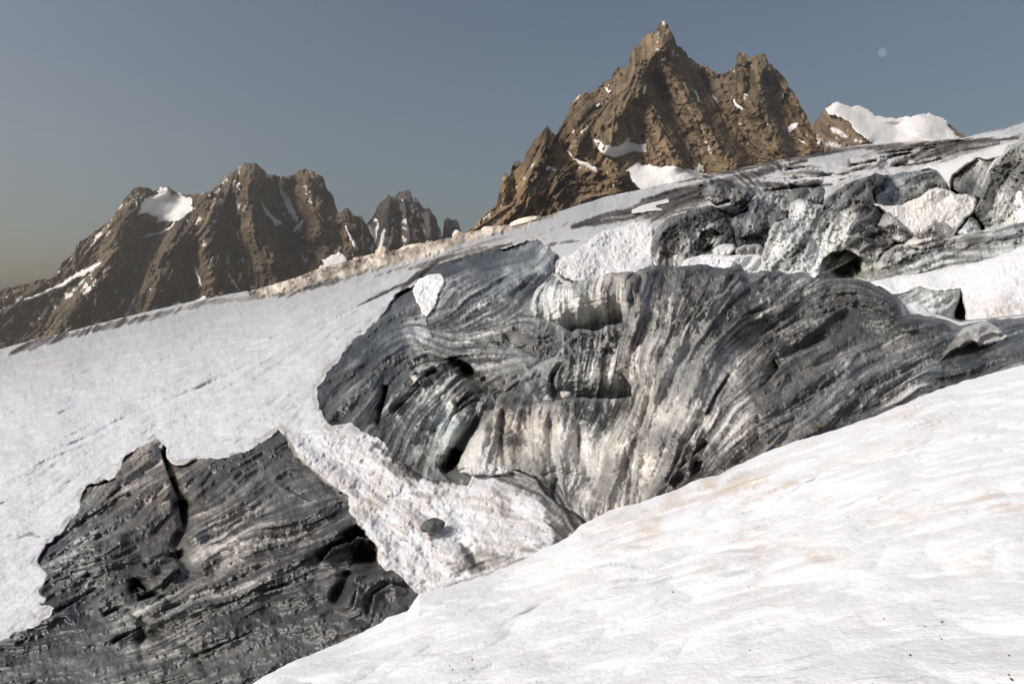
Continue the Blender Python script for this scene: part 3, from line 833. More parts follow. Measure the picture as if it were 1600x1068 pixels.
outcrop = patch('ice_outcrop', OUTCROP_R, w_from(None, .95, [(a, f * 1.6, b * 1.6, c * 1.1, d) for a, f, b, c, d in OUT_LIPS], [(a, h * 1.5, w) for a, h, w in OUT_RID], 0, 8, sink=2.0),
                ice_color(OUT_T, 1.12, brown=[(250,780,.55),(230,730,.6),(430,700,.0),(120,860,0),(330,870,.35),(250,960,.25),(560,930,.12),(450,950,0),(100,1000,-.05)], blue=[(100,1000,.6),(250,1040,.5),(120,860,.5),(450,800,.1),(250,780,0),(550,930,.1)], shift=.10),
                M_ice, 1.5, 0.10, 0.5)
tag(outcrop, 'dark streaked bare ice outcrop poking through the snow at lower left', 'ice outcrop')

# --- central dome, slope and walls
DOME_T = [(510,630,.80),(530,580,.82),(570,540,.80),(600,500,.74),(630,470,.78),(640,500,.45),(655,520,.25),(660,505,.3),(620,540,.55),(600,580,.75),(570,620,.70),(560,650,.80),(600,672,.85),(640,600,.55),(660,580,.42),(650,640,.36),(640,680,.38),
          (690,640,.24),(700,680,.26),(670,710,.36),(720,600,.66),(700,570,.74),(740,590,.8),(725,650,.36),(690,545,.66),(620,640,.6),(680,610,.36),(660,440,.8),(700,720,.5),(720,730,.7),(660,735,.75),(760,610,.5)]
DOME_LIPS = [([(590,668),(600,630),(608,600)], 4, 12, 10, 8), ([(612,650),(640,622),(672,586),(690,580)], 7, 8, 14, 9), ([(650,665),(680,630),(712,618)], 7, 6, 20, 9), ([(690,690),(708,650),(740,628),(775,628)], 7, 8, 16, 8),
             ([(640,580),(665,575),(690,560)], 5, 6, 14, 8), ([(700,610),(725,590),(745,592)], 7, 8, 14, 8), ([(712,640),(735,620),(760,612)], 5, 6, 12, 7)]
DOME_RID = [([(722,572),(745,592),(762,618)], -22, 11), ([(690,738),(704,725),(713,700)], -24, 11), ([(606,604),(598,640),(590,668)], -9, 5), ([(640,690),(660,650),(690,625)], 9, 16), ([(690,715),(705,680),(725,650)], 10, 12), ([(700,735),(722,690),(750,650)], -14, 7), ([(520,640),(560,580),(620,520)], 6, 30), ([(745,585),(720,570),(700,560)], -9, 6),
            ([(655,600),(670,590)], 6, 10), ([(600,640),(630,610)], 5, 10)]
dome = patch('ice_dome', DOME_R, w_from(None, .9, [(a, f * 1.4, b * 1.4, c, d) for a, f, b, c, d in DOME_LIPS], [(a, h * 1.3, w) for a, h, w in DOME_RID], 0, 8, sink=1.5),
             ice_color(DOME_T, 1.15, brown=[(660,580,.3),(720,600,.35),(520,620,0),(600,540,0),(690,680,.05),(670,720,.3)], blue=[(690,650,.8),(650,520,.5),(520,600,.2),(730,660,.9)], shift=.07, strokes=[([(606,602),(598,640),(588,672)], 2.5, 1.0), ([(560,660),(590,672),(610,690)], 6, .95), ([(655,650),(675,622),(700,610)], 3, .85), ([(690,735),(706,722),(712,700)], 8, .95), ([(640,620),(665,596),(690,585)], 4, .8), ([(715,580),(745,592),(760,612)], 7, .95), ([(500,625),(540,570),(600,515)], 6, .92)]), M_ice, 1.4, 0.10, 0.5)  # strokes along the deep hollows put their shade into the colour
tag(dome, 'black rounded ice lobe beside the white snow tongue, streaked towards upper right', 'ice dome')

SLOPE_T = [(680,430,.82),(760,400,.75),(720,410,.8),(740,440,.58),(720,480,.62),(780,450,.42),(800,430,.5),(830,400,.4),(850,395,.32),(760,520,.52),(790,480,.5),(820,450,.62),(760,560,.5),(780,570,.32),(730,540,.56),(870,440,.7),(810,400,.55),(690,500,.6),
           (700,520,.55),(830,430,.45),(850,420,.4),(830,540,.5),(800,590,.45),(840,560,.4),(780,610,.6),(750,590,.75),(690,450,.55)]
SLOPE_LIPS = [([(690,545),(720,565),(748,585)], -2, -6, 10, 8), ([(745,560),(790,535),(850,545),(890,552)], 6, 5, 20, 9), ([(760,620),(790,600),(815,592)], 5, 6, 14, 8), ([(690,540),(760,515),(800,520)], 4, 3, 14, 8), ([(740,470),(790,440),(830,425)], 3, 4, 12, 8),
              ([(700,500),(740,490),(790,470)], 3, 3, 12, 8), ([(800,470),(830,440),(850,425)], 5, 7, 12, 9), ([(860,400),(880,388),(905,378)], 3, 6, 8, 6)]
slope_ice = patch('ice_slope', SLOPE_R, w_from(None, .62, SLOPE_LIPS, [([(752,588),(766,612),(790,624)], -16, 9), ([(820,560),(800,590),(790,620)], 6, 14), ([(850,560),(835,590)], -6, 8)], 0, 8, sink=1.0, fine=1.5, extra=lambda px, py: -10 * smooth(0, 6, bare_walls(px, py))),
                  ice_color(SLOPE_T, 1.25, brown=[(780,520,.2),(720,430,0),(740,580,.35),(840,400,0)], blue=[(780,450,.7),(800,570,.5),(850,400,.6),(720,420,.2)], shift=.05), M_ice, 1.4, 0.10, 0.0, cut=slope_cut)
tag(slope_ice, 'grey finely combed ice slope between the black dome and the skyline snow', 'ice slope')
print('slope ice', round(time.time() - T0, 1))

# walls of the three stepped crevasses
def wall(name, label, poly, ctrl, tpts, amp, brown, blue, lipsl=(), ridgel=(), edge=.02, edge_w=6, seed=31, mat=None, da=1.0, skirt=.12, cat='ice wall', extra=None, rgh=1.6, step=1.4, fac=0.0, shift=0.0, strokes=()):
    if fac and extra is None:
        extra = lambda px, py: fac * (5.5 * sample(FC, px, py) + 1.3 * sample(FA, px, py))
    o = patch(name, rough(poly, rgh, 3, seed), w_from(ctrl, amp, lipsl, ridgel, edge, edge_w, extra=extra), ice_color(tpts, da, brown, blue, shift, 2.5 if fac else 1.9, strokes), mat or M_ice, step, skirt, 0.0)
    return tag(o, label, cat)

wall('ice_wall', 'highest pale crevasse wall with a rounded lip, left of the ridge crest', WALL_UP,
     [(832,470,27.5),(849,441,28),(900,437,28),(948,426,28),(1000,428,28),(840,500,26.8),(890,520,27.8),(960,510,27.9),(1005,515,27.4),(900,478,26.6),(960,468,26.6)],
     [(850,470,.10),(880,460,.16),(940,440,.38),(960,470,.22),(920,480,.16),(900,500,.30),(950,500,.36),(985,440,.5),(840,490,.28),(905,440,.4),(990,480,.4)], .8,
     [(850,470,.1),(980,450,.3),(930,500,.25)], [(900,500,.8),(850,470,.4),(980,440,0)], [([(860,470),(900,478),(950,470)], 4, 3, 14, 8)], [([(975,430),(970,460),(968,490)], 5, 7), ([(895,440),(900,465)], 4, 8), ([(930,440),(945,470)], 4, 9), ([(988,428),(980,455)], -5, 4)], seed=41)
wall('ice_ledge', 'dark crumbling ice ledge below the highest pale crevasse wall', LEDGE,
     [(790,497,28.6),(815,491,27.6),(837,496,26.3),(870,506,25.4),(892,517,23.9),(930,514,23.8),(990,502,23.8),(783,521,26.2),(805,541,23.9),(840,552,22.4),(880,565,22),(930,585,21.8),(1000,570,22)],
     [(900,528,.72),(940,528,.78),(930,552,.36),(850,520,.62),(820,508,.62),(800,520,.55),(965,520,.45),(880,540,.7),(900,550,.55),(840,540,.55)], .8,
     [(900,530,.0),(810,520,.05)], None, [([(800,515),(840,530),(880,538)], 6, 6, 9, 6)], (), seed=42, extra=lambda px, py: 2.2 * sample(FA, px, py) + 1.5 * sample(FB, px, py), rgh=2.4, strokes=[([(850,515),(900,528),(950,524)], 8, .85), ([(800,505),(840,503)], 5, .75)])
wall('ice_wall', 'middle crevasse wall, pale below a black lip, above the tallest fluted wall', WALL_MID,
     [(775,622,18.2),(800,602,19.2),(842,573,20.3),(890,553,19.7),(925,553,19.7),(965,548,19.7),(1005,525,19.7),(765,652,17.0),(800,650,17.2),(870,628,19.2),(930,628,19.9),(990,628,19.6),(900,592,19.1),(960,592,19.1),(830,605,18.9)],
     [(900,558,.78),(940,566,.74),(970,548,.55),(900,590,.34),(940,600,.26),(975,600,.2),(882,595,.55),(830,600,.55),(840,615,.36),(800,620,.62),(820,580,.34),(865,600,.6),(920,580,.45),(850,590,.5),(960,575,.35)], .8,
     [(940,590,.2),(800,620,.45),(830,600,.1)], [(850,610,.7),(900,610,.8),(970,600,.2)], [([(820,598),(845,590),(865,600)], 6, 6, 16, 8), ([(868,612),(866,590),(880,566)], 6, 6, 10, 7)], [([(866,580),(862,600),(868,622)], -9, 4)], seed=43, strokes=[([(880,560),(910,558),(945,568),(965,552)], 9, .85), ([(790,610),(810,600),(835,585)], 6, .75), ([(862,585),(864,615)], 2.5, .9)])
wall('ice_wall', 'tallest fluted crevasse wall, pale with vertical brown streaks, above the dirty basin', WALL_LOW,
     [(716,736,14.4),(738,679,15.3),(771,640,16.4),(798,632,16.3),(840,633,16.1),(888,621,16.0),(960,624,15.9),(1005,630,16.3),(760,725,14.2),(840,745,13.8),(920,745,13.5),(900,800,12.3),(960,790,12.2),(800,690,15),(900,690,14.9)],
     [(800,642,.66),(780,640,.6),(850,645,.5),(870,640,.3),(890,638,.72),(950,640,.82),(970,662,.78),(930,650,.74),(760,690,.10),(840,690,.16),(880,670,.06),(920,700,.12),(900,740,.25),(800,720,.36),(800,690,.42),(735,720,.16),(860,765,.62),(900,780,.42),(950,720,.22),(870,740,.4),(830,720,.3),
      (905,690,.12),(790,670,.45),(940,690,.25)], .95,
     [(800,690,.7),(840,690,.5),(740,700,.25),(900,700,.3),(940,640,0),(870,750,.3)], [(880,690,.3),(740,690,.3),(900,770,.4)], [([(772,668),(790,680),(806,676)], 7, 6, 10, 8), ([(846,745),(870,736),(900,742),(925,745)], 9, 9, 16, 8)],
     [([(786,640),(783,690),(790,730)], -8, 5), ([(760,655),(752,700),(745,735)], 7, 10), ([(840,645),(838,720)], 4, 9), ([(880,640),(878,720)], 5, 9), ([(860,650),(858,730)], -5, 6), ([(905,660),(904,730)], -5, 6), ([(930,670),(925,740)], 4, 9), ([(868,745),(862,790)], -8, 5)], edge=.05, seed=44, da=1.1, strokes=[([(780,640),(830,641),(862,645)], 8, .68), ([(882,632),(920,645),(960,650),(980,640)], 13, .88), ([(778,662),(790,690),(800,720)], 4, .6), ([(850,745),(862,775),(880,790)], 8, .75), ([(832,660),(834,720)], 2.5, .5), ([(905,660),(903,725)], 3, .5), ([(862,650),(858,735)], 3, .5)])

# the big ridge
RIDGE_C = [(975,457,17.3),(999,421,18),(1037,414,18.2),(1112,416,18),(1155,415,17.8),(1213,425,17.6),(1285,438,17.2),(1354,438,16.6),(1399,464,15.4),(1416,490,14.8),(1460,496,14.6),(1500,508,14.0),(1545,500,14.2),(1600,496,14.0),(1735,470,13.6),
           (965,574,16),(988,622,14.6),(960,664,14.0),(940,740,12.6),(930,800,11.7),(1000,790,11.4),(1095,750,11.1),(1160,715,11.0),(1310,665,10.9),(1450,612,10.9),(1600,575,11.0),(1735,530,10.6),(940,880,10.7),(1310,740,10.0),(1600,640,10.1),
           (1050,600,14.1),(1030,500,16.3),(1120,560,14.8),(1200,500,15.8),(1300,500,15.3),(1250,590,13.2),(1400,560,12.9),(1380,510,14.6),(1050,690,12.5),(1500,560,12.2)]
RIDGE_T = [(1010,430,.58),(1060,440,.58),(1150,430,.68),(1250,445,.62),(1340,445,.72),(1400,480,.84),(1330,490,.8),(1250,490,.74),(1150,490,.68),(1080,480,.62),(1030,500,.55),(1000,560,.34),(1050,560,.36),(1080,545,.44),(1130,580,.45),
           (1000,640,.34),(1050,640,.18),(1060,600,.22),(1090,620,.3),(1120,650,.38),(1180,600,.64),(1250,560,.7),(1350,540,.78),(1450,520,.74),(960,700,.3),(960,780,.3),(1010,720,.25),(1040,745,.55),(1075,725,.78),(1060,750,.8),(1100,700,.58),(1130,670,.34),
           (1180,660,.6),(1250,640,.62),(1350,600,.68),(1420,590,.58),(1550,560,.72),(1600,540,.72),(1480,590,.74),(985,470,.42),(970,540,.4),(1090,660,.25),(1150,620,.5),(1220,440,.45),(1300,560,.62),(1210,540,.75),(1440,550,.62),(1500,600,.72),(1020,610,.3),(1000,680,.36),
           (1230,600,.6),(1290,620,.5),(1350,640,.72),(1280,455,.6),(1310,470,.85)]
RIDGE_B = [(960,740,.45),(1000,600,.35),(1050,600,.2),(1080,700,.3),(1130,500,.08),(1300,500,.06),(1400,560,.06),(1550,550,-.1),(1200,580,.2),(1020,440,.2),(1250,640,.12),(1480,590,-.1)]
RIDGE_L = [([(1030,520),(1080,480),(1150,450)], 4, 3, 20, 10), ([(1090,560),(1150,500),(1240,470)], 5, 4, 22, 10), ([(1130,600),(1180,540),(1250,500),(1330,480)], 7, 6, 24, 12), ([(1180,620),(1230,560),(1310,520)], 6, 6, 22, 12),
           ([(1040,760),(1070,700),(1095,660)], 4, 5, 18, 10), ([(1230,640),(1300,600),(1380,560),(1440,540)], 5, 5, 16, 9), ([(1270,650),(1350,612),(1430,575),(1500,540)], 5, 5, 16, 9), ([(1300,445),(1350,455),(1400,480)], 3, 3, 14, 9),
           ([(1330,480),(1370,490),(1400,495)], 3, 5, 14, 9), ([(1050,440),(1100,430),(1170,425)], 4, 3, 16, 8), ([(1060,735),(1085,712),(1110,690)], 7, 8, 16, 9), ([(1140,580),(1120,610),(1100,650)], 3, 6, 14, 9), ([(1210,560),(1225,590),(1215,610)], -3, -8, 12, 8)]
RIDGE_R = [([(985,640),(1010,560),(1030,480)], 8, 12), ([(1010,660),(1040,580),(1075,520)], 8, 12), ([(1050,690),(1080,620),(1100,560)], 6, 12), ([(975,740),(1000,670),(1020,620)], -6, 8), ([(1000,470),(985,530)], 6, 9), ([(1070,740),(1050,760)], -12, 10),
           ([(1095,745),(1090,720)], -10, 9), ([(1020,780),(1060,690),(1090,630)], 6, 10), ([(1200,600),(1222,560)], -10, 8), ([(1300,450),(1370,470),(1410,490)], 5, 16), ([(1340,500),(1420,510),(1480,515)], 5, 14), ([(985,440),(980,470)], 5, 7), ([(1003,425),(995,460)], -6, 4)]
RIDGE_S = [([(1080,425),(1155,420),(1230,432)], 8, .78), ([(1300,440),(1370,455),(1412,485)], 11, .88), ([(1270,478),(1340,470),(1400,480)], 8, .9), ([(1205,545),(1225,585),(1215,612)], 9, .9), ([(1050,752),(1080,725),(1100,700)], 12, .88), ([(1085,745),(1095,728)], 10, .9),
           ([(1075,715),(1090,672),(1106,640)], 1.6, .95), ([(1160,640),(1175,600),(1200,560)], 3, .85), ([(1120,545),(1150,510),(1200,480)], 4, .85), ([(1020,520),(1045,480),(1090,450)], 4, .8), ([(1250,640),(1340,600),(1420,560)], 3, .85), ([(1300,625),(1380,590),(1470,550)], 2.5, .85),
           ([(1180,520),(1240,480),(1310,465)], 5, .85), ([(1400,600),(1500,565),(1600,535)], 5, .85), ([(1440,612),(1530,575),(1610,550)], 8, .8), ([(985,560),(1000,500),(1015,440)], 3, .7), ([(965,690),(985,640),(1000,590)], 2.5, .65), ([(1340,520),(1400,505),(1450,512)], 6, .85)]
ridge = patch('ice_ridge', rough(RIDGE, 1.7, 4, 51), w_from(RIDGE_C, 1.15, [(a, f * 1.5, b * 1.5, c, d) for a, f, b, c, d in RIDGE_L], [(a, h * 1.3, w) for a, h, w in RIDGE_R], .05, 9), ice_color(RIDGE_T, 1.1, RIDGE_B, [(1500,580,.6),(1350,600,.2),(1050,600,.2),(1250,480,.2),(1580,550,.6),(960,780,.3)], shift=.05, strokes=RIDGE_S), M_ice, 1.4, 0.15, 0.0)
tag(ridge, 'large hump of swirling black and grey ice directly behind the near snow slope', 'ice ridge')
print('ridge', round(time.time() - T0, 1))
# ------------------------------------------------------------------ serac field behind the ridge
FALL_C = [(1018,380,39),(1065,335,43),(1112,322,44),(1175,310,42),(1230,310,41),(1295,305,37),(1369,273,41),(1461,266,41),(1526,245,39),(1600,222,36),(1735,190,32),(1020,425,35.5),(1100,430,34),(1200,440,30),(1300,450,29),(1400,470,23),(1500,505,19.5),(1735,480,19),
          (1090,370,39),(1190,350,38),(1250,380,32),(1320,380,31.5),(1400,340,34),(1480,340,33.5),(1400,400,29.5),(1500,390,28.5),(1600,370,29.5),(1450,440,23.5),(1600,450,21)]
fall = patch('ice_fall', rough(SERACS[0], 2.0, 3, 77), w_from(FALL_C, .9, (), (), .0, 5, extra=lambda px, py: 3.5 * sample(FC, px, py) + 1.5 * sample(FA, px, py)),
             ice_color([(1050,350,.7),(1100,300,.7),(1150,330,.6),(1230,330,.5),(1300,330,.6),(1350,380,.6),(1450,340,.5),(1550,330,.55),(1400,420,.5),(1200,410,.4)], 1.2, None, [(1300,350,.4)]), M_ice_far, 1.8, .05, 0.0)
tag(fall, 'broken grey ice floor of the icefall between the seracs at upper right', 'icefall')
def serac(name, label, poly, ctrl, tpts, amp=.9, brown=None, blue=None, lipsl=(), ridgel=(), edge=.05, edge_w=7, seed=60, da=1.0, cat='serac', mat=None, rgh=2.2, extra=None, skirt=.12, fac=.9, strokes=(), sh=0.0):
    return wall(name, label, poly, ctrl, tpts, amp * .75, brown, blue, lipsl, ridgel, edge * .4, edge_w * .6, seed, mat or M_ice_far, da * 1.25, skirt, cat, extra, rgh, 1.3, fac, sh, strokes)

serac('ice_block', 'grey wall of arched ice bands behind the white snow block', [(1361,297),(1366,284),(1390,274),(1416,269),(1440,267),(1461,266),(1474,277),(1487,298),(1500,330),(1440,345),(1370,330)],
      [(1361,297,36),(1390,274,37),(1461,266,36),(1490,300,34.5),(1370,325,34),(1440,340,34)], [(1380,285,.6),(1420,285,.55),(1460,285,.62),(1400,310,.32),(1440,300,.4),(1480,290,.5),(1390,300,.55)], .7, None, [(1400,310,.8),(1450,280,.4)], seed=61, sh=0.02, strokes=[([(1370,285),(1420,276),(1465,272)], 6, .78), ([(1400,292),(1470,284)], 4, .7)], cat='ice block')
serac('ice_wall', 'tall grey fluted ice wall at the right edge under a snow ledge', [(1484,284),(1488,271),(1505,258),(1526,245),(1542,250),(1566,242),(1576,228),(1600,222),(1735,190),(1735,400),(1600,372),(1545,365),(1528,345),(1520,330),(1528,313),(1505,303),(1492,297)],
      [(1484,284,35),(1526,245,35),(1576,228,33),(1600,222,32),(1735,200,28),(1495,297,33),(1530,350,29),(1600,365,27),(1735,390,22),(1560,300,31)],
      [(1500,285,.72),(1530,270,.5),(1560,290,.42),(1545,330,.36),(1580,260,.5),(1600,235,.42),(1595,330,.3),(1515,300,.75),(1535,345,.6),(1510,325,.6),(1700,300,.4)], .8, [(1560,300,.15)], [(1560,310,.5),(1600,240,.6)],
      [([(1560,300),(1580,270),(1600,250)], 5, 5, 12, 8)], [([(1540,340),(1560,280),(1575,235)], 6, 10)], seed=62, sh=0.03, strokes=[([(1490,288),(1515,300),(1530,345)], 7, .88), ([(1500,270),(1530,252)], 5, .75), ([(1560,250),(1590,235)], 4, .75), ([(1545,330),(1570,280)], 3, .6)], da=1.2, cat='ice wall')
serac('ice_block', 'dark ribbed ice block with a pointed black crest beside the white snow block', [(1285,321),(1295,305),(1316,292),(1330,284),(1348,278),(1369,273),(1390,275),(1372,290),(1362,298),(1366,313),(1384,334),(1374,352),(1337,355),(1311,335)],
      [(1285,320,31.5),(1330,284,33),(1370,274,33.5),(1365,300,32.5),(1384,334,31),(1330,350,29.5)], [(1310,310,.55),(1340,290,.7),(1370,280,.8),(1340,320,.78),(1365,330,.85),(1300,318,.5),(1355,340,.5)], 1.0, [(1340,310,.1)], None,
      [([(1310,330),(1350,318),(1382,334)], 5, 5, 10, 7)], [([(1310,330),(1335,300),(1350,285)], 5, 6), ([(1330,340),(1352,310),(1362,295)], 5, 6)], seed=63, sh=0.06, strokes=[([(1335,285),(1372,276),(1388,276)], 6, .92), ([(1315,328),(1350,328),(1382,338)], 7, .92), ([(1310,320),(1335,298)], 3, .85), ([(1330,335),(1355,300)], 3, .85)], da=1.2, cat='ice block')
serac('snow_block', 'big clean white snow block with a bowl shaped top among dark seracs', [(1366,319),(1385,321),(1403,319),(1429,312),(1448,300),(1466,291),(1479,295),(1495,303),(1513,304),(1531,311),(1524,329),(1511,340),(1503,352),(1494,366),(1470,372),(1430,375),(1411,350),(1385,333)],
      [(1369,319,30.8),(1429,312,31),(1466,292,31.2),(1530,311,31),(1494,362,28.8),(1430,372,28.4),(1450,335,29.8)], [(1420,335,-.05),(1460,320,-.06),(1500,325,.02),(1480,345,.03),(1500,345,.12),(1390,325,.05)], .35, [(1480,340,.2)], None, (), [([(1400,325),(1450,320),(1490,310)], -3, 12)], seed=64, da=.45, cat='snow block', mat=M_snow_far, fac=.35)
serac('ice_shard', 'small wedge of blue grey ice leaning against the snow block\'s right foot', [(1494,366),(1503,352),(1511,340),(1520,338),(1532,352),(1534,366),(1510,372)], [(1503,345,29.2),(1530,350,29.2),(1495,368,28),(1532,368,28),(1515,358,28.2)],
      [(1505,355,.25),(1520,355,.4),(1530,362,.5)], .5, None, [(1510,355,1.0)], seed=65, cat='ice shard')
serac('ice_block', 'grey broken ice block with a dark cave at its foot', [(1188,397),(1198,374),(1205,358),(1211,347),(1232,341),(1250,345),(1267,344),(1276,335),(1285,329),(1295,323),(1316,336),(1343,347),(1379,358),(1405,372),(1392,389),(1376,402),(1372,440),(1340,460),(1290,468),(1210,440),(1190,420)],
      [(1190,397,27),(1211,347,29),(1267,345,29.5),(1295,324,30),(1343,347,29),(1403,372,27.2),(1376,402,26),(1190,430,25.5),(1250,440,24.8),(1320,450,24.6),(1370,440,24.6),(1300,375,27),(1240,385,26.6)],
      [(1210,365,.35),(1230,380,.2),(1225,355,.42),(1260,370,.34),(1290,345,.75),(1310,360,.7),(1330,375,.3),(1345,380,.2),(1380,370,.82),(1300,385,.55),(1260,400,.24),(1230,410,.3),(1280,410,.3),(1360,395,.4),(1345,400,.3),(1250,350,.4),(1330,350,.55),(1355,362,.8),(1310,420,.5)], 1.15, [(1230,380,.15),(1360,395,.35)], [(1240,395,.5),(1340,375,.7),(1300,420,.9)],
      [([(1280,425),(1285,405),(1300,394),(1325,390),(1345,402),(1352,412)], -26, -4, 30, 6), ([(1225,395),(1250,372),(1290,360)], 5, 4, 16, 8), ([(1200,380),(1222,365),(1240,372)], 5, 5, 12, 7), ([(1300,360),(1340,368),(1370,375)], 6, 5, 12, 7)],
      [([(1312,415),(1318,428),(1320,445)], -60, 26), ([(1335,418),(1345,416)], -30, 12), ([(1230,405),(1245,385),(1265,365)], 6, 10), ([(1215,385),(1220,360)], 6, 9)], seed=66, sh=-0.07, strokes=[([(1280,330),(1310,350),(1345,358),(1402,372)], 10, .92), ([(1290,345),(1302,370),(1312,388)], 9, .85), ([(1345,395),(1370,385),(1395,378)], 6, .85), ([(1205,380),(1215,355),(1235,345)], 4, .6), ([(1240,400),(1262,375)], 3, .55), ([(1385,375),(1378,400)], 4, .8)], da=1.0, edge=.06, cat='ice block')
serac('ice_rib', 'smooth rounded grey ice rib below the dark ribbed block', [(1371,350),(1376,340),(1381,335),(1391,332),(1406,342),(1419,355),(1428,369),(1416,378),(1400,378),(1385,366)], [(1373,348,28.3),(1391,333,28.6),(1428,369,27.4),(1395,372,26.7),(1400,352,27.2)],
      [(1385,345,.5),(1400,355,.52),(1415,365,.45),(1395,365,.6)], .6, [(1395,355,.15)], None, (), [([(1380,345),(1400,352),(1420,368)], 6, 10)], seed=67, edge=.07, cat='ice rib')
serac('ice_block', 'striped tilted ice block, dark bands over a blue grey crest', [(1172,318),(1180,308),(1196,302),(1219,302),(1231,311),(1237,325),(1231,341),(1214,350),(1200,372),(1186,380),(1170,370),(1165,345)],
      [(1172,318,36),(1200,303,37),(1235,322,36),(1214,350,34),(1190,378,33),(1170,360,34)], [(1190,320,.7),(1210,312,.3),(1228,325,.28),(1215,335,.6),(1190,345,.7),(1200,360,.55),(1180,330,.45),(1222,318,.4)], 1.1, None, [(1225,320,.9),(1190,340,.1)],
      (), [([(1190,350),(1205,320)], 5, 5), ([(1208,345),(1222,315)], 5, 5)], seed=68, sh=0.06, strokes=[([(1188,348),(1205,316)], 3.5, .88), ([(1200,354),(1217,320)], 3.5, .85), ([(1175,345),(1188,315)], 4, .8), ([(1190,372),(1200,355)], 5, .85)], da=1.3, cat='ice block')
serac('ice_block', 'pale arched ice block with a dark hollow underneath, in the left seracs', [(1146,350),(1152,334),(1165,328),(1178,327),(1190,338),(1199,352),(1206,366),(1206,385),(1150,388),(1148,370)], [(1150,340,35),(1178,328,35.5),(1200,355,34.5),(1155,385,32.5),(1200,383,32.5),(1175,350,33.6)],
      [(1165,345,.28),(1180,350,.26),(1195,365,.4),(1155,360,.5),(1170,380,.85),(1185,378,.8),(1172,335,.6)], .8, None, [(1175,350,.6)], [([(1155,372),(1175,366),(1195,372)], -10, -2, 14, 4)], seed=69, sh=0.02, strokes=[([(1152,372),(1175,368),(1200,378)], 8, .95), ([(1152,340),(1165,331)], 4, .75)], edge=.07, cat='ice block')
serac('ice_block', 'dark swirling overhang of ice right of the ribbed snow patch', [(1016,378),(1024,358),(1040,345),(1065,335),(1090,325),(1112,322),(1130,335),(1140,350),(1150,375),(1156,395),(1120,408),(1085,412),(1064,422),(1030,420),(1017,395)],
      [(1018,380,36),(1040,345,38),(1112,322,39.5),(1140,350,37.5),(1155,395,33.5),(1040,415,33),(1090,412,32.5),(1080,365,35.5)],
      [(1030,385,.72),(1050,360,.7),(1080,345,.66),(1110,335,.78),(1135,360,.84),(1060,385,.5),(1080,370,.5),(1045,405,.3),(1075,395,.35),(1095,365,.25),(1110,375,.3),(1145,385,.75),(1070,408,.2),(1100,355,.35)], 1.0, [(1080,385,.25)], [(1105,372,1.0),(1050,400,.3)],
      [([(1088,395),(1096,362),(1112,356),(1130,368)], -14, -3, 22, 7), ([(1030,380),(1060,352),(1110,338)], 5, 4, 14, 8)], [([(1105,385),(1112,395)], -26, 12), ([(1022,400),(1020,375)], -10, 6)], seed=70, sh=0.1, strokes=[([(1100,325),(1130,345),(1150,382)], 9, .93), ([(1020,402),(1030,375),(1060,352),(1112,334)], 7, .85), ([(1040,395),(1070,368),(1095,352)], 4, .8), ([(1088,395),(1096,368)], 4, .75)], da=1.25, cat='ice block')
for i, (pl, z, tv, lab) in enumerate([
    ([(1098,296),(1110,288),(1128,284),(1140,290),(1150,304),(1140,318),(1120,322),(1104,312)], 42, .52, 'small grey ice lump under the skyline dirt band, leftmost of three'),
    ([(1138,310),(1150,294),(1168,288),(1182,292),(1180,306),(1160,325),(1144,330)], 40, .42, 'grey twisted ice lump between the skyline snow and the arched block'),
    ([(1228,306),(1240,294),(1258,290),(1268,300),(1266,318),(1250,326),(1232,322)], 36.5, .62, 'dark round ice lump beside the striped block'),
    ([(1262,312),(1270,294),(1282,288),(1290,298),(1288,316),(1276,324)], 35, .5, 'upright grey ice fin left of the dark ribbed block'),
    ([(1232,345),(1236,318),(1250,310),(1262,312),(1275,322),(1290,322),(1285,338),(1262,352)], 32, .22, 'pale brownish ice lump between the striped and ribbed blocks')]):
    c = np.array(pl, float).mean(0); p = np.array(pl, float)
    serac('ice_lump', lab, pl, [(q[0], q[1], z * (1.02 if q[1] < c[1] else .97)) for q in p] + [(c[0], c[1], z * .965)],
          [(c[0] - 8, c[1] - 5, tv - .1), (c[0] + 8, c[1] - 4, tv), (c[0], c[1] + 8, tv + .15), (c[0] - 4, c[1] - 12, tv + .2)], .9, [(c[0], c[1], .15)], [(c[0], c[1], .4)], seed=80 + i, da=1.1, cat='ice lump', edge=.06)
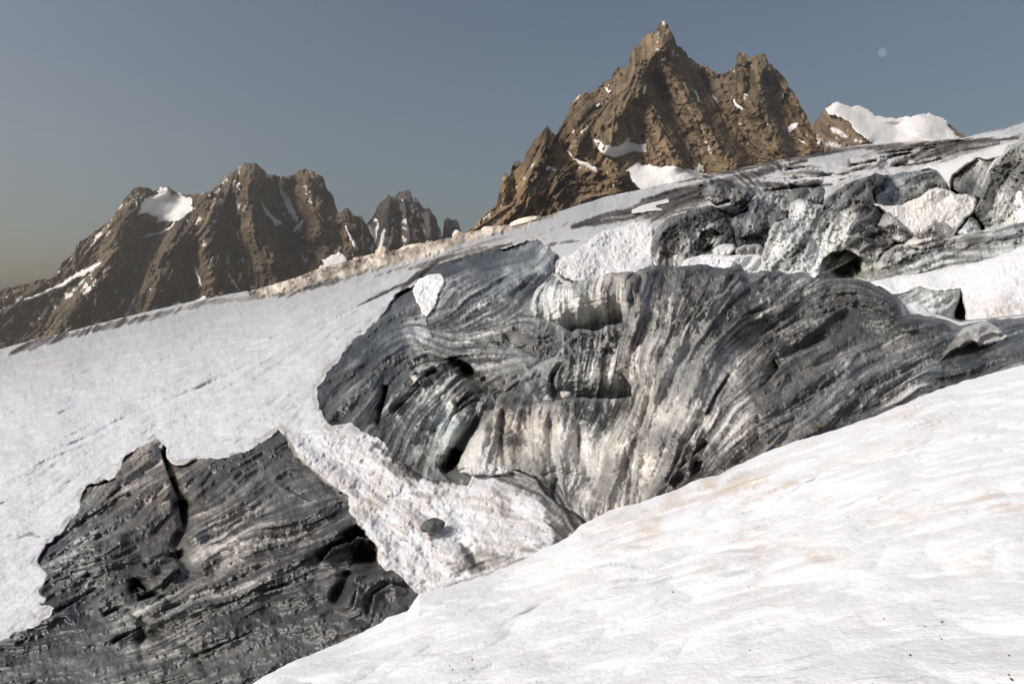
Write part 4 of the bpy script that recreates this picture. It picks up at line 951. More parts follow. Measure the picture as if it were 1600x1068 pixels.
serac('ice_band', 'banded dirty ice rib with pale lumps above the right hand snow bank', [(1358,446),(1366,424),(1374,399),(1390,387),(1403,380),(1430,381),(1470,374),(1492,368),(1521,361),(1560,354),(1600,346),(1735,315),(1735,430),(1600,405),(1450,445),(1380,465)],
      [(1366,424,24.8),(1374,399,25.8),(1403,380,26.6),(1470,374,26.4),(1521,361,26.2),(1600,347,25),(1735,318,22),(1370,455,22.8),(1450,440,22.6),(1600,400,21),(1735,425,18.5)],
      [(1375,420,.25),(1390,400,.55),(1420,390,.68),(1450,400,.62),(1400,420,.4),(1430,415,.4),(1460,405,.3),(1500,390,.3),(1520,370,.62),(1560,365,.58),(1595,352,.6),(1540,385,.35),(1580,375,.3),(1570,385,.2),(1480,385,.5),(1510,400,.25),(1600,375,.2)], 1.15, [(1450,400,.15),(1370,430,.4),(1560,370,.1)], [(1380,420,.8),(1500,395,.5)],
      [([(1440,420),(1465,400),(1480,392)], 5, 5, 8, 6), ([(1500,408),(1530,388),(1560,378)], 5, 5, 10, 6), ([(1400,405),(1430,392),(1470,385)], 4, 4, 10, 7), ([(1530,372),(1570,362),(1620,352)], 4, 4, 8, 6)],
      [([(1378,430),(1382,405),(1395,392)], 5, 8), ([(1465,415),(1478,402)], 6, 7), ([(1520,400),(1545,385)], 6, 8)], seed=71, strokes=[([(1388,394),(1430,386),(1475,379)], 6, .86), ([(1520,366),(1560,358),(1605,349)], 4, .85), ([(1480,402),(1522,382)], 3, .75), ([(1410,412),(1450,396)], 3, .75), ([(1560,375),(1610,362)], 3, .75)], da=1.15, cat='ice rib')
serac('ice_lump', 'smooth grey ice boulder in front of the white snow block', [(1408,378),(1427,368),(1443,358),(1458,350),(1471,346),(1482,350),(1492,362),(1493,374),(1470,386),(1440,392),(1415,386)], [(1410,376,26.8),(1471,347,27.4),(1493,370,26.8),(1440,390,25.4),(1460,365,26)],
      [(1440,365,.4),(1465,358,.42),(1480,368,.5),(1450,378,.72),(1425,376,.5)], .8, [(1450,375,.2)], None, [([(1430,376),(1460,370),(1488,374)], 3, 4, 8, 6)], seed=72, strokes=[([(1425,384),(1455,378),(1485,376)], 5, .88)], edge=.07, cat='ice lump')

# snow bodies
def snow_color(base=1.0, warm=.10, spots=()):
    def fn(px, py, d, V, Z):
        c = np.repeat(SNOW[None] * base, len(px), 0)
        n = .5 * sample(L2, px, py) + .5 * sample(N1, px, py) + .35 * sample(N3, px, py)
        g = warm * smooth(-.4, 1.4, n) + .5 * warm
        for x, y, r, s in spots:
            g = g + s * np.exp(-((px - x) ** 2 + (py - y) ** 2) / r ** 2) * smooth(-1, 1.2, n)
        g = np.clip(g, 0, .8)[:, None]
        return c * (1 - g) + np.array([.55, .45, .36]) * g
    return fn
def snow_body(name, label, poly, ctrl, amp=.5, base=1.0, warm=.08, spots=(), lipsl=(), ridgel=(), edge=.03, edge_w=5, seed=90, cat='snow patch', cup=0.0, rgh=1.4, skirt=.06, mat=None, sink=0.0):
    def extra(px, py):
        return cup * (.9 * np.abs(sample(N3, px, py)) + .9 * sample(N1, px, py) + .5 * sample(L2, px, py))
    o = patch(name, rough(poly, rgh, 3, seed), w_from(ctrl, amp, lipsl, ridgel, edge, edge_w, extra=extra, sink=sink), snow_color(base, warm, spots), mat or M_snow_far, 1.4, skirt, 0.0)
    return tag(o, label, cat)
snow_body('snow_patch', 'ribbed white snow patch draped above the highest crevasse wall', SNOWPATCH, [(868,417,36),(903,392,38.5),(938,363,42.5),(1000,346,44),(1024,355,41.5),(1028,410,34),(880,434,33.5),(940,448,31.5),(990,440,31.5),(1040,425,31.5),(950,400,37.2)], .5, .88, .12, [(890,425,14,.4),(930,432,12,.3)], (), [([(880,425),(930,415),(1000,420)], 4, 12)], seed=91, cup=1.7, edge=.012, edge_w=3, rgh=2.2)
snow_body('snow_patch', 'small leaf shaped white snow patch alone on the dark ice slope', PATCHLET, None, .25, .93, .03, [(666,492,9,.7)], seed=92, cup=.7, edge=.012, edge_w=3, sink=-4.0, rgh=3.2)
snow_body('snow_heap', 'low heap of lumpy white snow just behind the ridge crest', [(1062,416),(1074,404),(1095,397),(1116,396),(1145,397),(1173,394),(1192,397),(1203,406),(1210,424),(1200,440),(1120,440),(1070,432)], [(1064,414,28),(1095,397,29.3),(1173,394,29.3),(1208,420,27.5),(1120,438,25.8),(1140,415,27)], .9, .92, .06, [(1130,412,10,.25)], [([(1075,410),(1110,405),(1150,408)], 4, 4, 8, 6)], [([(1100,402),(1120,415)], 5, 9), ([(1160,402),(1180,418)], 5, 10)], seed=93, cup=1.3, edge=.07, cat='snow heap')
snow_body('snow_heap', 'small pale snow heap sitting on top of the larger lumpy one', [(1112,392),(1118,384),(1132,381),(1148,384),(1152,392),(1140,402),(1120,402)], [(1114,390,30.3),(1132,382,30.8),(1150,388,30.4),(1130,402,29.6)], .7, .80, .12, seed=94, cup=1.0, edge=.06, cat='snow heap')
snow_body('ice_rubble', 'grey rubble of ice between the two snow heaps and the cave block', [(1146,394),(1152,386),(1166,382),(1180,381),(1192,384),(1196,398),(1180,404),(1155,404)], [(1148,390,30.4),(1166,382,30.8),(1192,386,30.2),(1170,404,29.4)], 1.1, .42, .15, seed=95, cup=1.6, edge=.06, cat='ice rubble')
snow_body('snow_block', 'tiny bright snow chunk on the ridge crest below the cave', [(1233,430),(1240,424),(1250,421),(1260,424),(1268,432),(1262,440),(1240,440)], [(1234,430,20.3),(1250,421,20.6),(1267,432,20.3),(1250,440,19.6)], .4, .98, .03, seed=96, edge=.06, cat='snow block')
snow_body('snow_bank', 'smooth white snow bank with a crevasse notch at the right edge', [(1360,441),(1397,433),(1460,422),(1505,415),(1572,395),(1600,383),(1735,335),(1735,520),(1600,505),(1545,520),(1512,512),(1507,480),(1501,452),(1489,454),(1470,456),(1451,452),(1435,448),(1424,455),(1399,463),(1378,452)],
          [(1363,440,21.5),(1397,433,22),(1505,415,21.5),(1600,383,21),(1735,338,20),(1399,462,19.8),(1451,453,19.6),(1500,455,19),(1510,510,16.2),(1600,500,15.6),(1735,515,14.4),(1550,450,18)], .55, 1.0, .03, [(1530,500,26,.5),(1560,490,26,.45),(1590,478,22,.35),(1420,455,12,.3),(1460,440,30,.08)],
          [([(1520,480),(1545,455),(1590,430)], 5, 3, 16, 10), ([(1530,460),(1560,440),(1610,415)], 4, 3, 14, 10)], [([(1530,495),(1570,470),(1610,440)], 6, 14)], seed=97, edge=.02, cat='snow bank', cup=.3)
wall('ice_block', 'grey blue broken ice block beneath the snow bank, left of its crevasse notch', [(1397,464),(1410,460),(1424,454),(1435,447),(1451,451),(1470,455),(1490,453),(1502,451),(1499,470),(1491,490),(1497,506),(1500,525),(1440,525),(1408,505)],
     [(1399,464,18.9),(1435,448,19.2),(1500,452,18.6),(1490,495,17.2),(1500,520,16.6),(1440,520,16.6),(1408,500,17.2),(1455,475,17.6)], [(1420,462,.3),(1445,462,.12),(1470,462,.38),(1490,462,.42),(1455,480,.25),(1475,485,.3),(1440,470,.3),(1488,500,.3)], 1.0, [(1470,465,.2),(1450,480,0)], [(1470,490,1.0),(1440,465,.4)],
     [([(1440,470),(1465,472),(1490,478)], 5, 5, 12, 7)], [([(1436,452),(1446,480),(1455,498)], -7, 6)], .05, 7, 98, M_ice_far, 1.0, .12, 'ice block')
snow_body('snow_block', 'small clean triangle of snow tucked behind the ridge\'s right shoulder', [(1408,480),(1420,473),(1435,469),(1446,477),(1454,486),(1462,500),(1440,510),(1412,505)], [(1412,478,17.3),(1435,470,17.5),(1460,498,16.7),(1412,503,16.3)], .3, .98, .03, seed=99, edge=.04, cat='snow block')
wall('crevasse_ice', 'blue green ice inside the narrow crevasse of the snow bank', [(1494,470),(1500,452),(1506,470),(1513,500),(1518,516),(1490,520)], [(1500,452,20.5),(1494,480,19.8),(1513,500,18.8),(1500,518,18.2)], [(1500,480,.55),(1508,505,.35),(1498,505,.45)], .5, None, [(1500,490,1.2)], (), (), .02, 5, 100, M_ice_far, .6, .12, 'ice')
wall('ice_arch', 'pale dirty ice arch melting out of the dark ice on the right', [(1453,575),(1470,552),(1482,538),(1493,524),(1505,513),(1525,506),(1541,501),(1556,509),(1570,517),(1586,525),(1568,534),(1545,540),(1527,543),(1522,536),(1514,538),(1502,545),(1484,556),(1468,570)],
     [(1455,573,11.9),(1482,540,12.6),(1505,513,13.2),(1541,502,13.4),(1586,525,12.8),(1545,540,12.3),(1510,535,12.35),(1484,555,12.0)], [(1515,515,.25),(1540,508,.22),(1500,525,.35),(1545,528,.05),(1560,530,.1),(1530,535,.3),(1490,542,.5),(1470,560,.42)], .8, [(1495,540,.4),(1530,528,.3),(1515,512,.0)], [(1545,530,.3)],
     [([(1526,540),(1532,527),(1550,520),(1572,522)], -7, -3, 14, 5)], [([(1495,535),(1510,518),(1540,506)], 6, 9)], .05, 7, 101, M_ice, .9, .06, 'ice arch')
snow_body('snow_ledge', 'pale snow ledge capping the tall ice wall at the right edge', [(1436,264),(1455,256),(1471,255),(1500,245),(1526,237),(1545,232),(1562,227),(1580,225),(1572,240),(1564,245),(1545,251),(1527,247),(1506,262),(1490,275),(1484,300),(1474,282),(1462,268)],
          [(1440,262,38.5),(1471,255,38.5),(1526,238,37.5),(1580,226,34.5),(1490,274,34.3),(1527,246,34.3),(1564,245,32.8),(1484,300,33.6)], .5, .86, .12, [(1500,255,18,.25)], seed=102, edge=.03, cat='snow ledge', cup=.5)
snow_body('snow_patch', 'bright sliver of snow on the tall ice wall, cut by the picture\'s right edge', [(1580,318),(1586,300),(1594,284),(1604,272),(1640,250),(1735,230),(1735,400),(1640,372),(1596,368),(1590,345),(1584,330)], [(1580,318,29.3),(1600,275,30),(1735,235,25.5),(1596,366,26.4),(1735,395,20.8),(1640,320,26.8)], .4, .97, .03, seed=103, edge=.03)
snow_body('snow_patch', 'thin white snow strip on the dark skyline ice above the ribbed patch', [(985,330),(1000,322),(1020,315),(1044,311),(1046,316),(1022,322),(1038,328),(1015,330),(990,334)], None, .2, .8, .10, seed=104, edge=.004, edge_w=3, rgh=1.2, sink=-2.5)
snow_body('snow_mound', 'small brownish snow mound at the foot of the tallest fluted wall', [(716,738),(728,730),(745,724),(762,721),(780,724),(800,731),(806,738),(790,743),(765,744),(738,744)], [(716,738,14.0),(762,721,14.0),(806,737,13.6),(760,745,13.3)], .8, .82, .25, [(725,736,10,.5),(800,738,8,.5)], seed=105, cup=1.5, edge=.04, cat='snow mound')
print('seracs', round(time.time() - T0, 1))

# ------------------------------------------------------------------ stones and ice chips
def icosphere(sub=3):
    t = (1 + 5 ** .5) / 2
    v = [(-1, t, 0), (1, t, 0), (-1, -t, 0), (1, -t, 0), (0, -1, t), (0, 1, t), (0, -1, -t), (0, 1, -t), (t, 0, -1), (t, 0, 1), (-t, 0, -1), (-t, 0, 1)]
    f = [(0,11,5),(0,5,1),(0,1,7),(0,7,10),(0,10,11),(1,5,9),(5,11,4),(11,10,2),(10,7,6),(7,1,8),(3,9,4),(3,4,2),(3,2,6),(3,6,8),(3,8,9),(4,9,5),(2,4,11),(6,2,10),(8,6,7),(9,8,1)]
    v = [np.array(a) / np.linalg.norm(a) for a in v]
    for _ in range(sub):
        cache = {}; nf = []
        def mid(a, b):
            k = (min(a, b), max(a, b))
            if k not in cache:
                m = v[a] + v[b]; v.append(m / np.linalg.norm(m)); cache[k] = len(v) - 1
            return cache[k]
        for a, b, c in f:
            x, y, z = mid(a, b), mid(b, c), mid(c, a)
            nf += [(a, x, z), (b, y, x), (c, z, y), (x, y, z)]
        f = nf
    return np.array(v), np.array(f)
ICO, ICOF = icosphere(3)
def stone(name, label, px, py, Z, size, flat=.65, col=(.09, .095, .085), seed=1, cat='rock', ang=0.0, facets=9, group=None, mat=None, squash=1.0, hard=False):
    r = np.random.default_rng(seed)
    v = ICO.copy()
    for _ in range(facets):                                   # broken faces
        n = r.standard_normal(3); n /= np.linalg.norm(n)
        h = r.uniform(.3, .6) if hard else r.uniform(.62, .9)
        s = v @ n
        v = v - np.outer(np.maximum(s - h, 0) * .9, n)
    v = v * (1 + .10 * perlin2(v[:, 0] * 2.2 + seed, v[:, 1] * 2.2 + v[:, 2] * 1.7)[:, None] + .04 * perlin2(v[:, 0] * 6 + seed, v[:, 2] * 6 - v[:, 1] * 3)[:, None])
    v = v * np.array([1, .8 * squash, flat]) * size
    ca, sa = math.cos(ang), math.sin(ang)
    v = np.stack([v[:, 0] * ca - v[:, 2] * sa, v[:, 1], v[:, 0] * sa + v[:, 2] * ca], -1)
    n1 = perlin2(v[:, 0] / size * 3, v[:, 2] / size * 3 + v[:, 1] / size, seed)
    c = np.array(col)[None] * (1 + .45 * n1)[:, None]
    o = make_mesh(name, v, np.zeros((0, 4), int), c, mat or M_stone, tris=ICOF, smooth_shade=not hard)
    p = to_world(np.array([float(px)]), np.array([float(py)]), np.array([float(Z)]))[0]
    o.location = p.tolist()
    return tag(o, label, cat, group)
def zs1(px, py):
    return float(1 / w_glacier(np.array(float(px)), np.array(float(py))))
stone('boulder', 'smooth dark grey green boulder resting on the snow tongue', 676, 821, zs1(676, 830) * .98, .215, .60, (.11, .118, .108), 3, 'boulder', .18, 5)
stone('rock', 'small olive brown rock lying on ice just above the near snow slope', 1281, 666, 10.75, .105, .42, (.12, .105, .07), 5, 'rock', .1)
stone('rock', 'tiny dark rock stuck high on the big ice hump', 1196, 491, 15.35, .085, .5, (.09, .08, .055), 6, 'rock')
stone('rock', 'little mossy coloured stone on the hump\'s foot, below the olive rock', 1216, 697, 10.8, .065, .45, (.13, .12, .075), 7, 'rock')
stone('pebble', 'small brown pebble on the dark streaked ice near the lower left snow', 412, 1018, 9.3, .035, .5, (.16, .13, .08), 8, 'pebble')
stone('ice_chip', 'left of two pale ice chips on the tallest wall\'s lip', 856, 624, 16.2, .11, 1.3, (.50, .47, .44), 9, 'ice chip', .5, 9, hard=True)
stone('ice_chip', 'right and larger of two pale ice chips on the tallest wall\'s lip', 883, 617, 16.2, .15, 1.0, (.52, .49, .46), 10, 'ice chip', -.4, 9, hard=True)
stone('snow_lump', 'warm white pinnacle lump standing highest on the skyline debris ridge', 596, 393, 98, .95, .9, (.78, .66, .52), 11, 'snow lump')  # skyline snow lumps carry the warmth of sunlight in their colour
stone('snow_lump', 'long pale snow slab on the skyline debris below the rock tower', 645, 389, 96, 2.2, .3, (.80, .70, .58), 12, 'snow lump', .2)
stone('snow_lump', 'white peaked lump on the skyline just below the small distant tower', 716, 367, 92, .85, .85, (.82, .74, .64), 13, 'snow lump')
stone('snow_lump', 'flat white lump on the skyline at the spur\'s left foot', 765, 358, 90, 1.1, .45, (.82, .74, .62), 14, 'snow lump', .15)
stone('snow_lump', 'long low snow lump on the skyline at the foot of the rock spur', 822, 346, 88, 2.3, .22, (.82, .74, .62), 15, 'snow lump', .2)
PLACE = ['leftmost of', 'second from the left of', 'third from the left of', 'fourth from the left of', 'fifth from the left of', 'sixth from the left of', 'seventh from the left of', 'fifth from the right of', 'fourth from the right of', 'third from the right of', 'second from the right of', 'rightmost of']
for i, (x, y, s) in enumerate([(455,441,.5),(478,431,.6),(500,423,.8),(522,417,.7),(541,413,.5),(560,407,.8),(578,402,.6),(612,397,.7),(626,394,.5),(668,385,.7),(690,379,.6),(738,365,.5)]):
    stone('debris_block', PLACE[i] + ' twelve brownish debris blocks along the skyline ridge', x, y, zs1(x, y) * .985, s, .55, [(.66, .57, .46), (.36, .30, .24), (.52, .44, .35)][i % 3], 20 + i, 'debris', .1 + (i % 5 - 2) * .2, 9, 'debris blocks on the skyline ridge', hard=True)

# grit melted out on the ice
def grit(names, count, smin, smax, seed, keep=None):
    r = np.random.default_rng(seed)
    vs_, fs_, cs_ = [], [], []
    octa = np.array([(1,0,0),(-1,0,0),(0,1,0),(0,-1,0),(0,0,1),(0,0,-1)], float)
    of = np.array([(0,2,4),(2,1,4),(1,3,4),(3,0,4),(2,0,5),(1,2,5),(3,1,5),(0,3,5)])
    pool = [(k, v) for k, v in FACES.items() if any(k.startswith(n_) for n_ in names)]
    P_ = np.concatenate([np.concatenate([v[0][:, None], v[1][:, None], v[2]], 1) for _, v in pool])
    w = np.clip(sample(N2, P_[:, 0], P_[:, 1]) + .6, .02, None) ** 2
    if keep is not None:
        w = w * keep(P_[:, 0], P_[:, 1])
    pick = r.choice(len(P_), count, replace=False, p=w / w.sum())
    for i, k in enumerate(pick):
        s = smin * (smax / smin) ** (r.random() ** 2.5)
        a = octa * r.uniform(.6, 1.2, (6, 1)) * np.array([1, .9, .6]) * s
        an = r.uniform(0, 6.3); c_, s_ = math.cos(an), math.sin(an)
        a = np.stack([a[:, 0] * c_ - a[:, 1] * s_, a[:, 0] * s_ + a[:, 1] * c_, a[:, 2]], -1)
        vs_.append(a + P_[k, 2:] + np.array([0, -.2, .5]) * s); fs_.append(of + 6 * i)
        cs_.append(np.repeat(np.array([[.06, .055, .048]]) * r.uniform(.5, 2.4), 6, 0))
    return np.concatenate(vs_), np.concatenate(fs_), np.concatenate(cs_)
gv, gf, gc = grit(['ice_ridge', 'ice_dome', 'ice_outcrop', 'ice_slope'], 1500, .008, .045, 5)
go = make_mesh('ice_grit', gv, np.zeros((0, 4), int), gc, M_stone, tris=gf, smooth_shade=False)
tag(go, 'dark grit and small stones melted out on the bare ice', kind='stuff')
gv, gf, gc = grit(['glacier'], 420, .006, .024, 6, lambda x, y: smooth(520, 640, x) * smooth(690, 740, y) * smooth(960, 900, x))
go = make_mesh('basin_gravel', gv, np.zeros((0, 4), int), gc, M_stone, tris=gf, smooth_shade=False)
tag(go, 'dark gravel scattered over the dirty snow basin', kind='stuff')
gv, gf, gc = grit(['snow_slope'], 260, .002, .009, 7)
go = make_mesh('snow_grit', gv, np.zeros((0, 4), int), gc, M_stone, tris=gf, smooth_shade=False)
tag(go, 'tiny dark specks of grit on the near snow slope', kind='stuff')

# ------------------------------------------------------------------ mountains
def mountain(name, label, sky_line, base_y, z_base, z_top, tan_back, ribs, snow, rock_rgb, amp=1.0, step=1.3, seed=1, jag=2.0, fleck=.5, back=.25, ridge_scale=1.7, lift=3.5):
    s = rough(sky_line, jag, 3, seed, closed=False)
    o = np.argsort(s[:, 0], kind='stable'); s = s[o]
    x0, x1 = s[0, 0], s[-1, 0]
    nx = int((x1 - x0) / step) + 1
    xs = np.linspace(x0, x1, nx)
    top = np.interp(xs, s[:, 0], s[:, 1])
    # teeth on the skyline
    top = top + jag * .5 * (np.abs(perlin2(xs / 6.0, np.full(nx, seed + .3))) - .3) + jag * .35 * perlin2(xs / 2.7, np.full(nx, seed + 9.3))
    bot = np.interp(xs, [p[0] for p in base_y], [p[1] for p in base_y])
    bot = np.maximum(bot, top + 2)
    ny = int((bot - top).max() / step) + 2
    v = np.linspace(0, 1, ny)[:, None]
    PX = np.repeat(xs[None], ny, 0); PY = top[None] + v * (bot - top)[None]
    ymin, ymax = top.min(), bot.max()
    h = (ymax - PY) / (ymax - ymin)                       # 0 at foot, 1 at the summit
    Z = z_base + (z_top - z_base) * h
    f1 = PX.ravel(); f2 = PY.ravel()
    l1 = sample(L1, f1, f2); l2 = sample(L2, f1, f2); l3 = sample(L3, f1, f2); l4 = sample(L4, f1, f2)
    n1 = sample(N1, f1, f2); n2 = sample(N2, f1, f2); n3 = sample(N3, f1, f2)
    rel = (2.0 * (1 - np.abs(l2) * 1.3) + 2.6 * (1 - np.abs(l3) * 1.3) + 3.0 * (1 - np.abs(l4) * 1.2) + 1.0 * l1 + .8 * (1 - np.abs(n1) * 1.3) + 1.5 * n2 + .5 * n3 + 1.2 * sample(FA, f1, f2) + 1.5 * sample(FB, f1, f2) + 2.2 * sample(FC, f1, f2)) * amp
    rb = ridges(f1, f2, ribs) * ridge_scale
    rel = rel + rb
    # recede towards the skyline so that it is a crest
    dtop = np.minimum((f2 - np.repeat(top[None], ny, 0).ravel()), 40)
    rel = rel - 6 * (1 - dtop / 40) ** 2
    sm = np.zeros(len(f1))
    for pl in snow:
        p = np.array(pl, float)
        m = (f1 > p[:, 0].min() - 6) & (f1 < p[:, 0].max() + 6) & (f2 > p[:, 1].min() - 6) & (f2 < p[:, 1].max() + 6)
        if m.any():
            d, _, _ = sdf(p, f1[m], f2[m])
            sm[m] = np.maximum(sm[m], smooth(-.9, .9, d + 1.5 * n1[m] + 1.0 * n3[m] + .6 * l2[m]))
    # snow caught on ledges and in gullies
    fl = smooth(2.25, 2.6, 1.0 * np.abs(l2) + .75 * n3 + .35 * np.abs(l3) + .25 * n2 - .35 + fleck - .5) * (fleck > 0)
    fl = np.maximum(fl, 0)
    full = fl * .85
    relc = rel * (1 - .85 * sm) + sm * (gentle(f1, f2) * 1.2 + rb)
    Z = Z.ravel() * (1 - relc / F * 1.0)
    V = to_world(f1, f2, Z)
    t = .5 + .14 * l1 + .14 * l2 + .10 * l3 + .12 * n1 + .10 * n3 + .1 * n2
    rk = np.array(rock_rgb)
    tone = np.clip(.55 + .9 * (t - .1), .35, 1.9)[:, None]
    warm = np.clip(.5 + .5 * n2, 0, 1)[:, None]
    c = rk * tone * (1 - .25 * warm) + rk * np.array([1.22, .97, .72]) * tone * .25 * warm
    snc = np.array([.86, .83, .80]) * (1 + .03 * n1)[:, None]
    c = c * (1 - full[:, None]) + snc * full[:, None]
    # far side
    nb = 14
    PXb = np.repeat(xs[None], nb, 0)
    k = (np.arange(1, nb + 1) / nb)[:, None]
    Zt = Z.reshape(ny, nx)[0]
    Vt = V.reshape(ny, nx, 3)[0]
    Wb = np.repeat(Vt[None], nb, 0).copy()
    ray = Vt / np.linalg.norm(Vt, axis=1)[:, None]
    depth = (z_base * back) * k
    Wb[..., 0] += ray[None, :, 0] * depth; Wb[..., 1] += ray[None, :, 1] * depth
    foot = to_world(xs, bot, np.full(nx, z_base))[:, 2]
    Wb[..., 2] = Vt[None, :, 2] + (foot - Vt[:, 2])[None] * k ** .8 + 12 * perlin2(Wb[..., 0] / 90, Wb[..., 1] / 90, 3)
    allv = np.concatenate([Wb[::-1].reshape(-1, 3), V])
    allc = np.concatenate([np.repeat((rk * np.ones((1, 3))), nb * nx, 0), c])
    idx = np.arange((nb + ny) * nx).reshape(nb + ny, nx)
    q = np.stack([idx[1:, :-1], idx[1:, 1:], idx[:-1, 1:], idx[:-1, :-1]], -1).reshape(-1, 4)
    ob = make_mesh(name, allv, q, allc, M_rock)
    tag(ob, label, kind='structure')
    s0 = sm > 0
    for pl in snow:
        a = np.array(pl, float)
        def wf(px, py, d):
            hh = (ymax - py) / (ymax - ymin)
            rr = ridges(px, py, ribs) * ridge_scale + gentle(px, py) * 1.2 + .8 * sample(L3, px, py) * amp
            tp = np.interp(px, xs, top)
            rr = rr - 6 * (1 - np.minimum(np.maximum(py - tp, 0), 40) / 40) ** 2
            zz = (z_base + (z_top - z_base) * hh) * (1 - (rr + lift) / F)
            return 1.0 / (zz * (1 + .003 * np.exp(-d / 1.5)))
        def cf(px, py, d, V, Z):
            n_ = sample(N1, px, py)
            return np.array([.87, .84, .81]) * (1 + .035 * n_ - .05 * smooth(.6, 1.8, sample(L2, px, py)))[:, None]
        patch('snow_patch', rough(a, 2.0, 1.2, seed + len(a), wls=((26, .9), (9, .8), (4, .7))), wf, cf, M_peak_snow, 1.1, .006, 0.0, parent=ob)
    return ob
def gentle(px, py):
    return 1.5 * sample(N2, px, py) + .3 * sample(L3, px, py)

GLB = [(x, y + 26) for x, y in SKY]
# left massif
mountain('mountain', 'broad brown rock massif with hanging snow at left', [(-135,496),(-60,474),(0,453),(30,444),(60,437),(78,436),(82,430),(95,412),(120,392),(122,380),(137,370),(150,361),(172,345),(185,325),(195,312),(205,300),(215,294),(228,293),(238,297),(250,295),(262,292),(270,297),(280,303),(305,305),(329,300),
          (345,281),(366,267),(384,255),(400,254),(410,264),(418,271),(431,275),(442,274),(451,277),(463,268),(476,264),(491,269),(505,277),(511,288),(515,303),(520,305),(524,322),(528,335),(544,322),(550,331),(554,338),(565,336),(571,345),(585,375),(600,410)], GLB, 2300, 2750, 1.0,
         [([(392,257),(384,300),(395,350),(425,395),(440,430)], 30, 22), ([(345,283),(325,335),(325,400),(345,455)], 22, 20), ([(300,340),(262,400),(235,475)], 18, 20), ([(215,296),(190,350),(165,430),(120,500)], 22, 24), ([(476,266),(495,320),(505,380)], 16, 16),
          ([(449,280),(455,330),(470,385),(500,410)], -26, 18), ([(365,300),(355,360),(370,440)], -14, 12), ([(300,380),(295,430),(310,470)], -14, 14), ([(250,350),(215,400),(190,470)], -12, 16), ([(544,324),(548,370),(556,395)], 12, 12), ([(415,320),(450,380),(480,430)], -16, 14),
          ([(130,460),(90,500)], 12, 20), ([(60,470),(40,500),(20,530)], -10, 16), ([(265,300),(280,330)], -10, 26)],
         [[(212,312),(222,306),(245,303),(265,300),(290,306),(329,302),(310,322),(295,335),(282,345),(260,345),(242,350),(247,340),(225,333),(214,337)], [(238,298),(255,294),(262,293),(268,297),(262,301),(245,301)], [(218,371),(245,363),(262,354),(275,346),(268,358),(255,366)],
          [(20,478),(30,471),(60,458),(95,442),(120,426),(150,411),(160,408),(158,416),(130,430),(105,444),(60,464)], [(135,440),(152,428),(150,444),(138,458),(122,459)], [(431,277),(442,275),(451,278),(452,285),(452,310),(466,342),(462,348),(448,325),(438,300)], [(405,310),(420,330),(440,350),(432,350),(412,332)],
          [(425,345),(442,345),(440,352),(428,352)], [(500,408),(530,393),(548,410),(498,422)], [(372,285),(378,288),(376,296),(371,292)], [(303,415),(308,420),(314,440),(319,450),(312,442),(306,428)], [(355,420),(362,432),(376,455),(370,452),(358,434)], [(325,465),(318,462),(300,474),(322,472)], [(150,465),(153,470),(146,490),(143,488)],
          [(176,482),(178,486),(164,506),(162,504)], [(335,318),(352,308),(355,312),(330,346),(326,344)], [(268,478),(280,470),(290,480),(270,486)], [(541,352),(562,392),(556,392),(538,354)], [(462,355),(475,340),(468,360),(455,365)], [(330,405),(345,395),(338,410),(326,420)]],
         (.125, .096, .066), 1.3, 1.3, 201, 2.2, .5)
mountain('mountain', 'dark snow dusted twin tower beyond the left massif', [(548,420),(562,372),(575,352),(586,338),(594,319),(607,304),(616,309),(622,301),(638,297),(646,306),(654,316),(662,328),(672,327),(680,337),(688,361),(694,385)], GLB, 3000, 3300, 1.0,
         [([(608,306),(604,350),(615,390)], 18, 12), ([(638,299),(636,345),(640,390)], 16, 14), ([(672,330),(672,375)], 12, 10), ([(622,330),(624,385)], -12, 8), ([(585,345),(580,400)], -20, 10), ([(658,340),(660,380)], -10, 8)],
         [[(562,352),(572,352),(586,338),(594,348),(590,362),(585,392),(572,396),(575,372),(566,360)], [(612,355),(620,360),(636,376),(628,372)], [(645,350),(660,352),(650,354)], [(655,356),(668,364),(660,362)], [(625,312),(640,310),(650,322),(640,318)], [(652,330),(658,328),(656,342),(650,338)]],
         (.085, .078, .072), 1.0, 1.2, 202, 2.0, .62)
mountain('mountain', 'tiny square topped rock tower on the skyline between two massifs', [(689,385),(692,366),(693,348),(698,340),(706,344),(713,344),(717,354),(722,362),(730,380)], GLB, 3300, 3400, 1.0, [([(700,342),(702,370)], 8, 6)], [], (.075, .075, .078), .6, 1.1, 203, 1.4, .3)
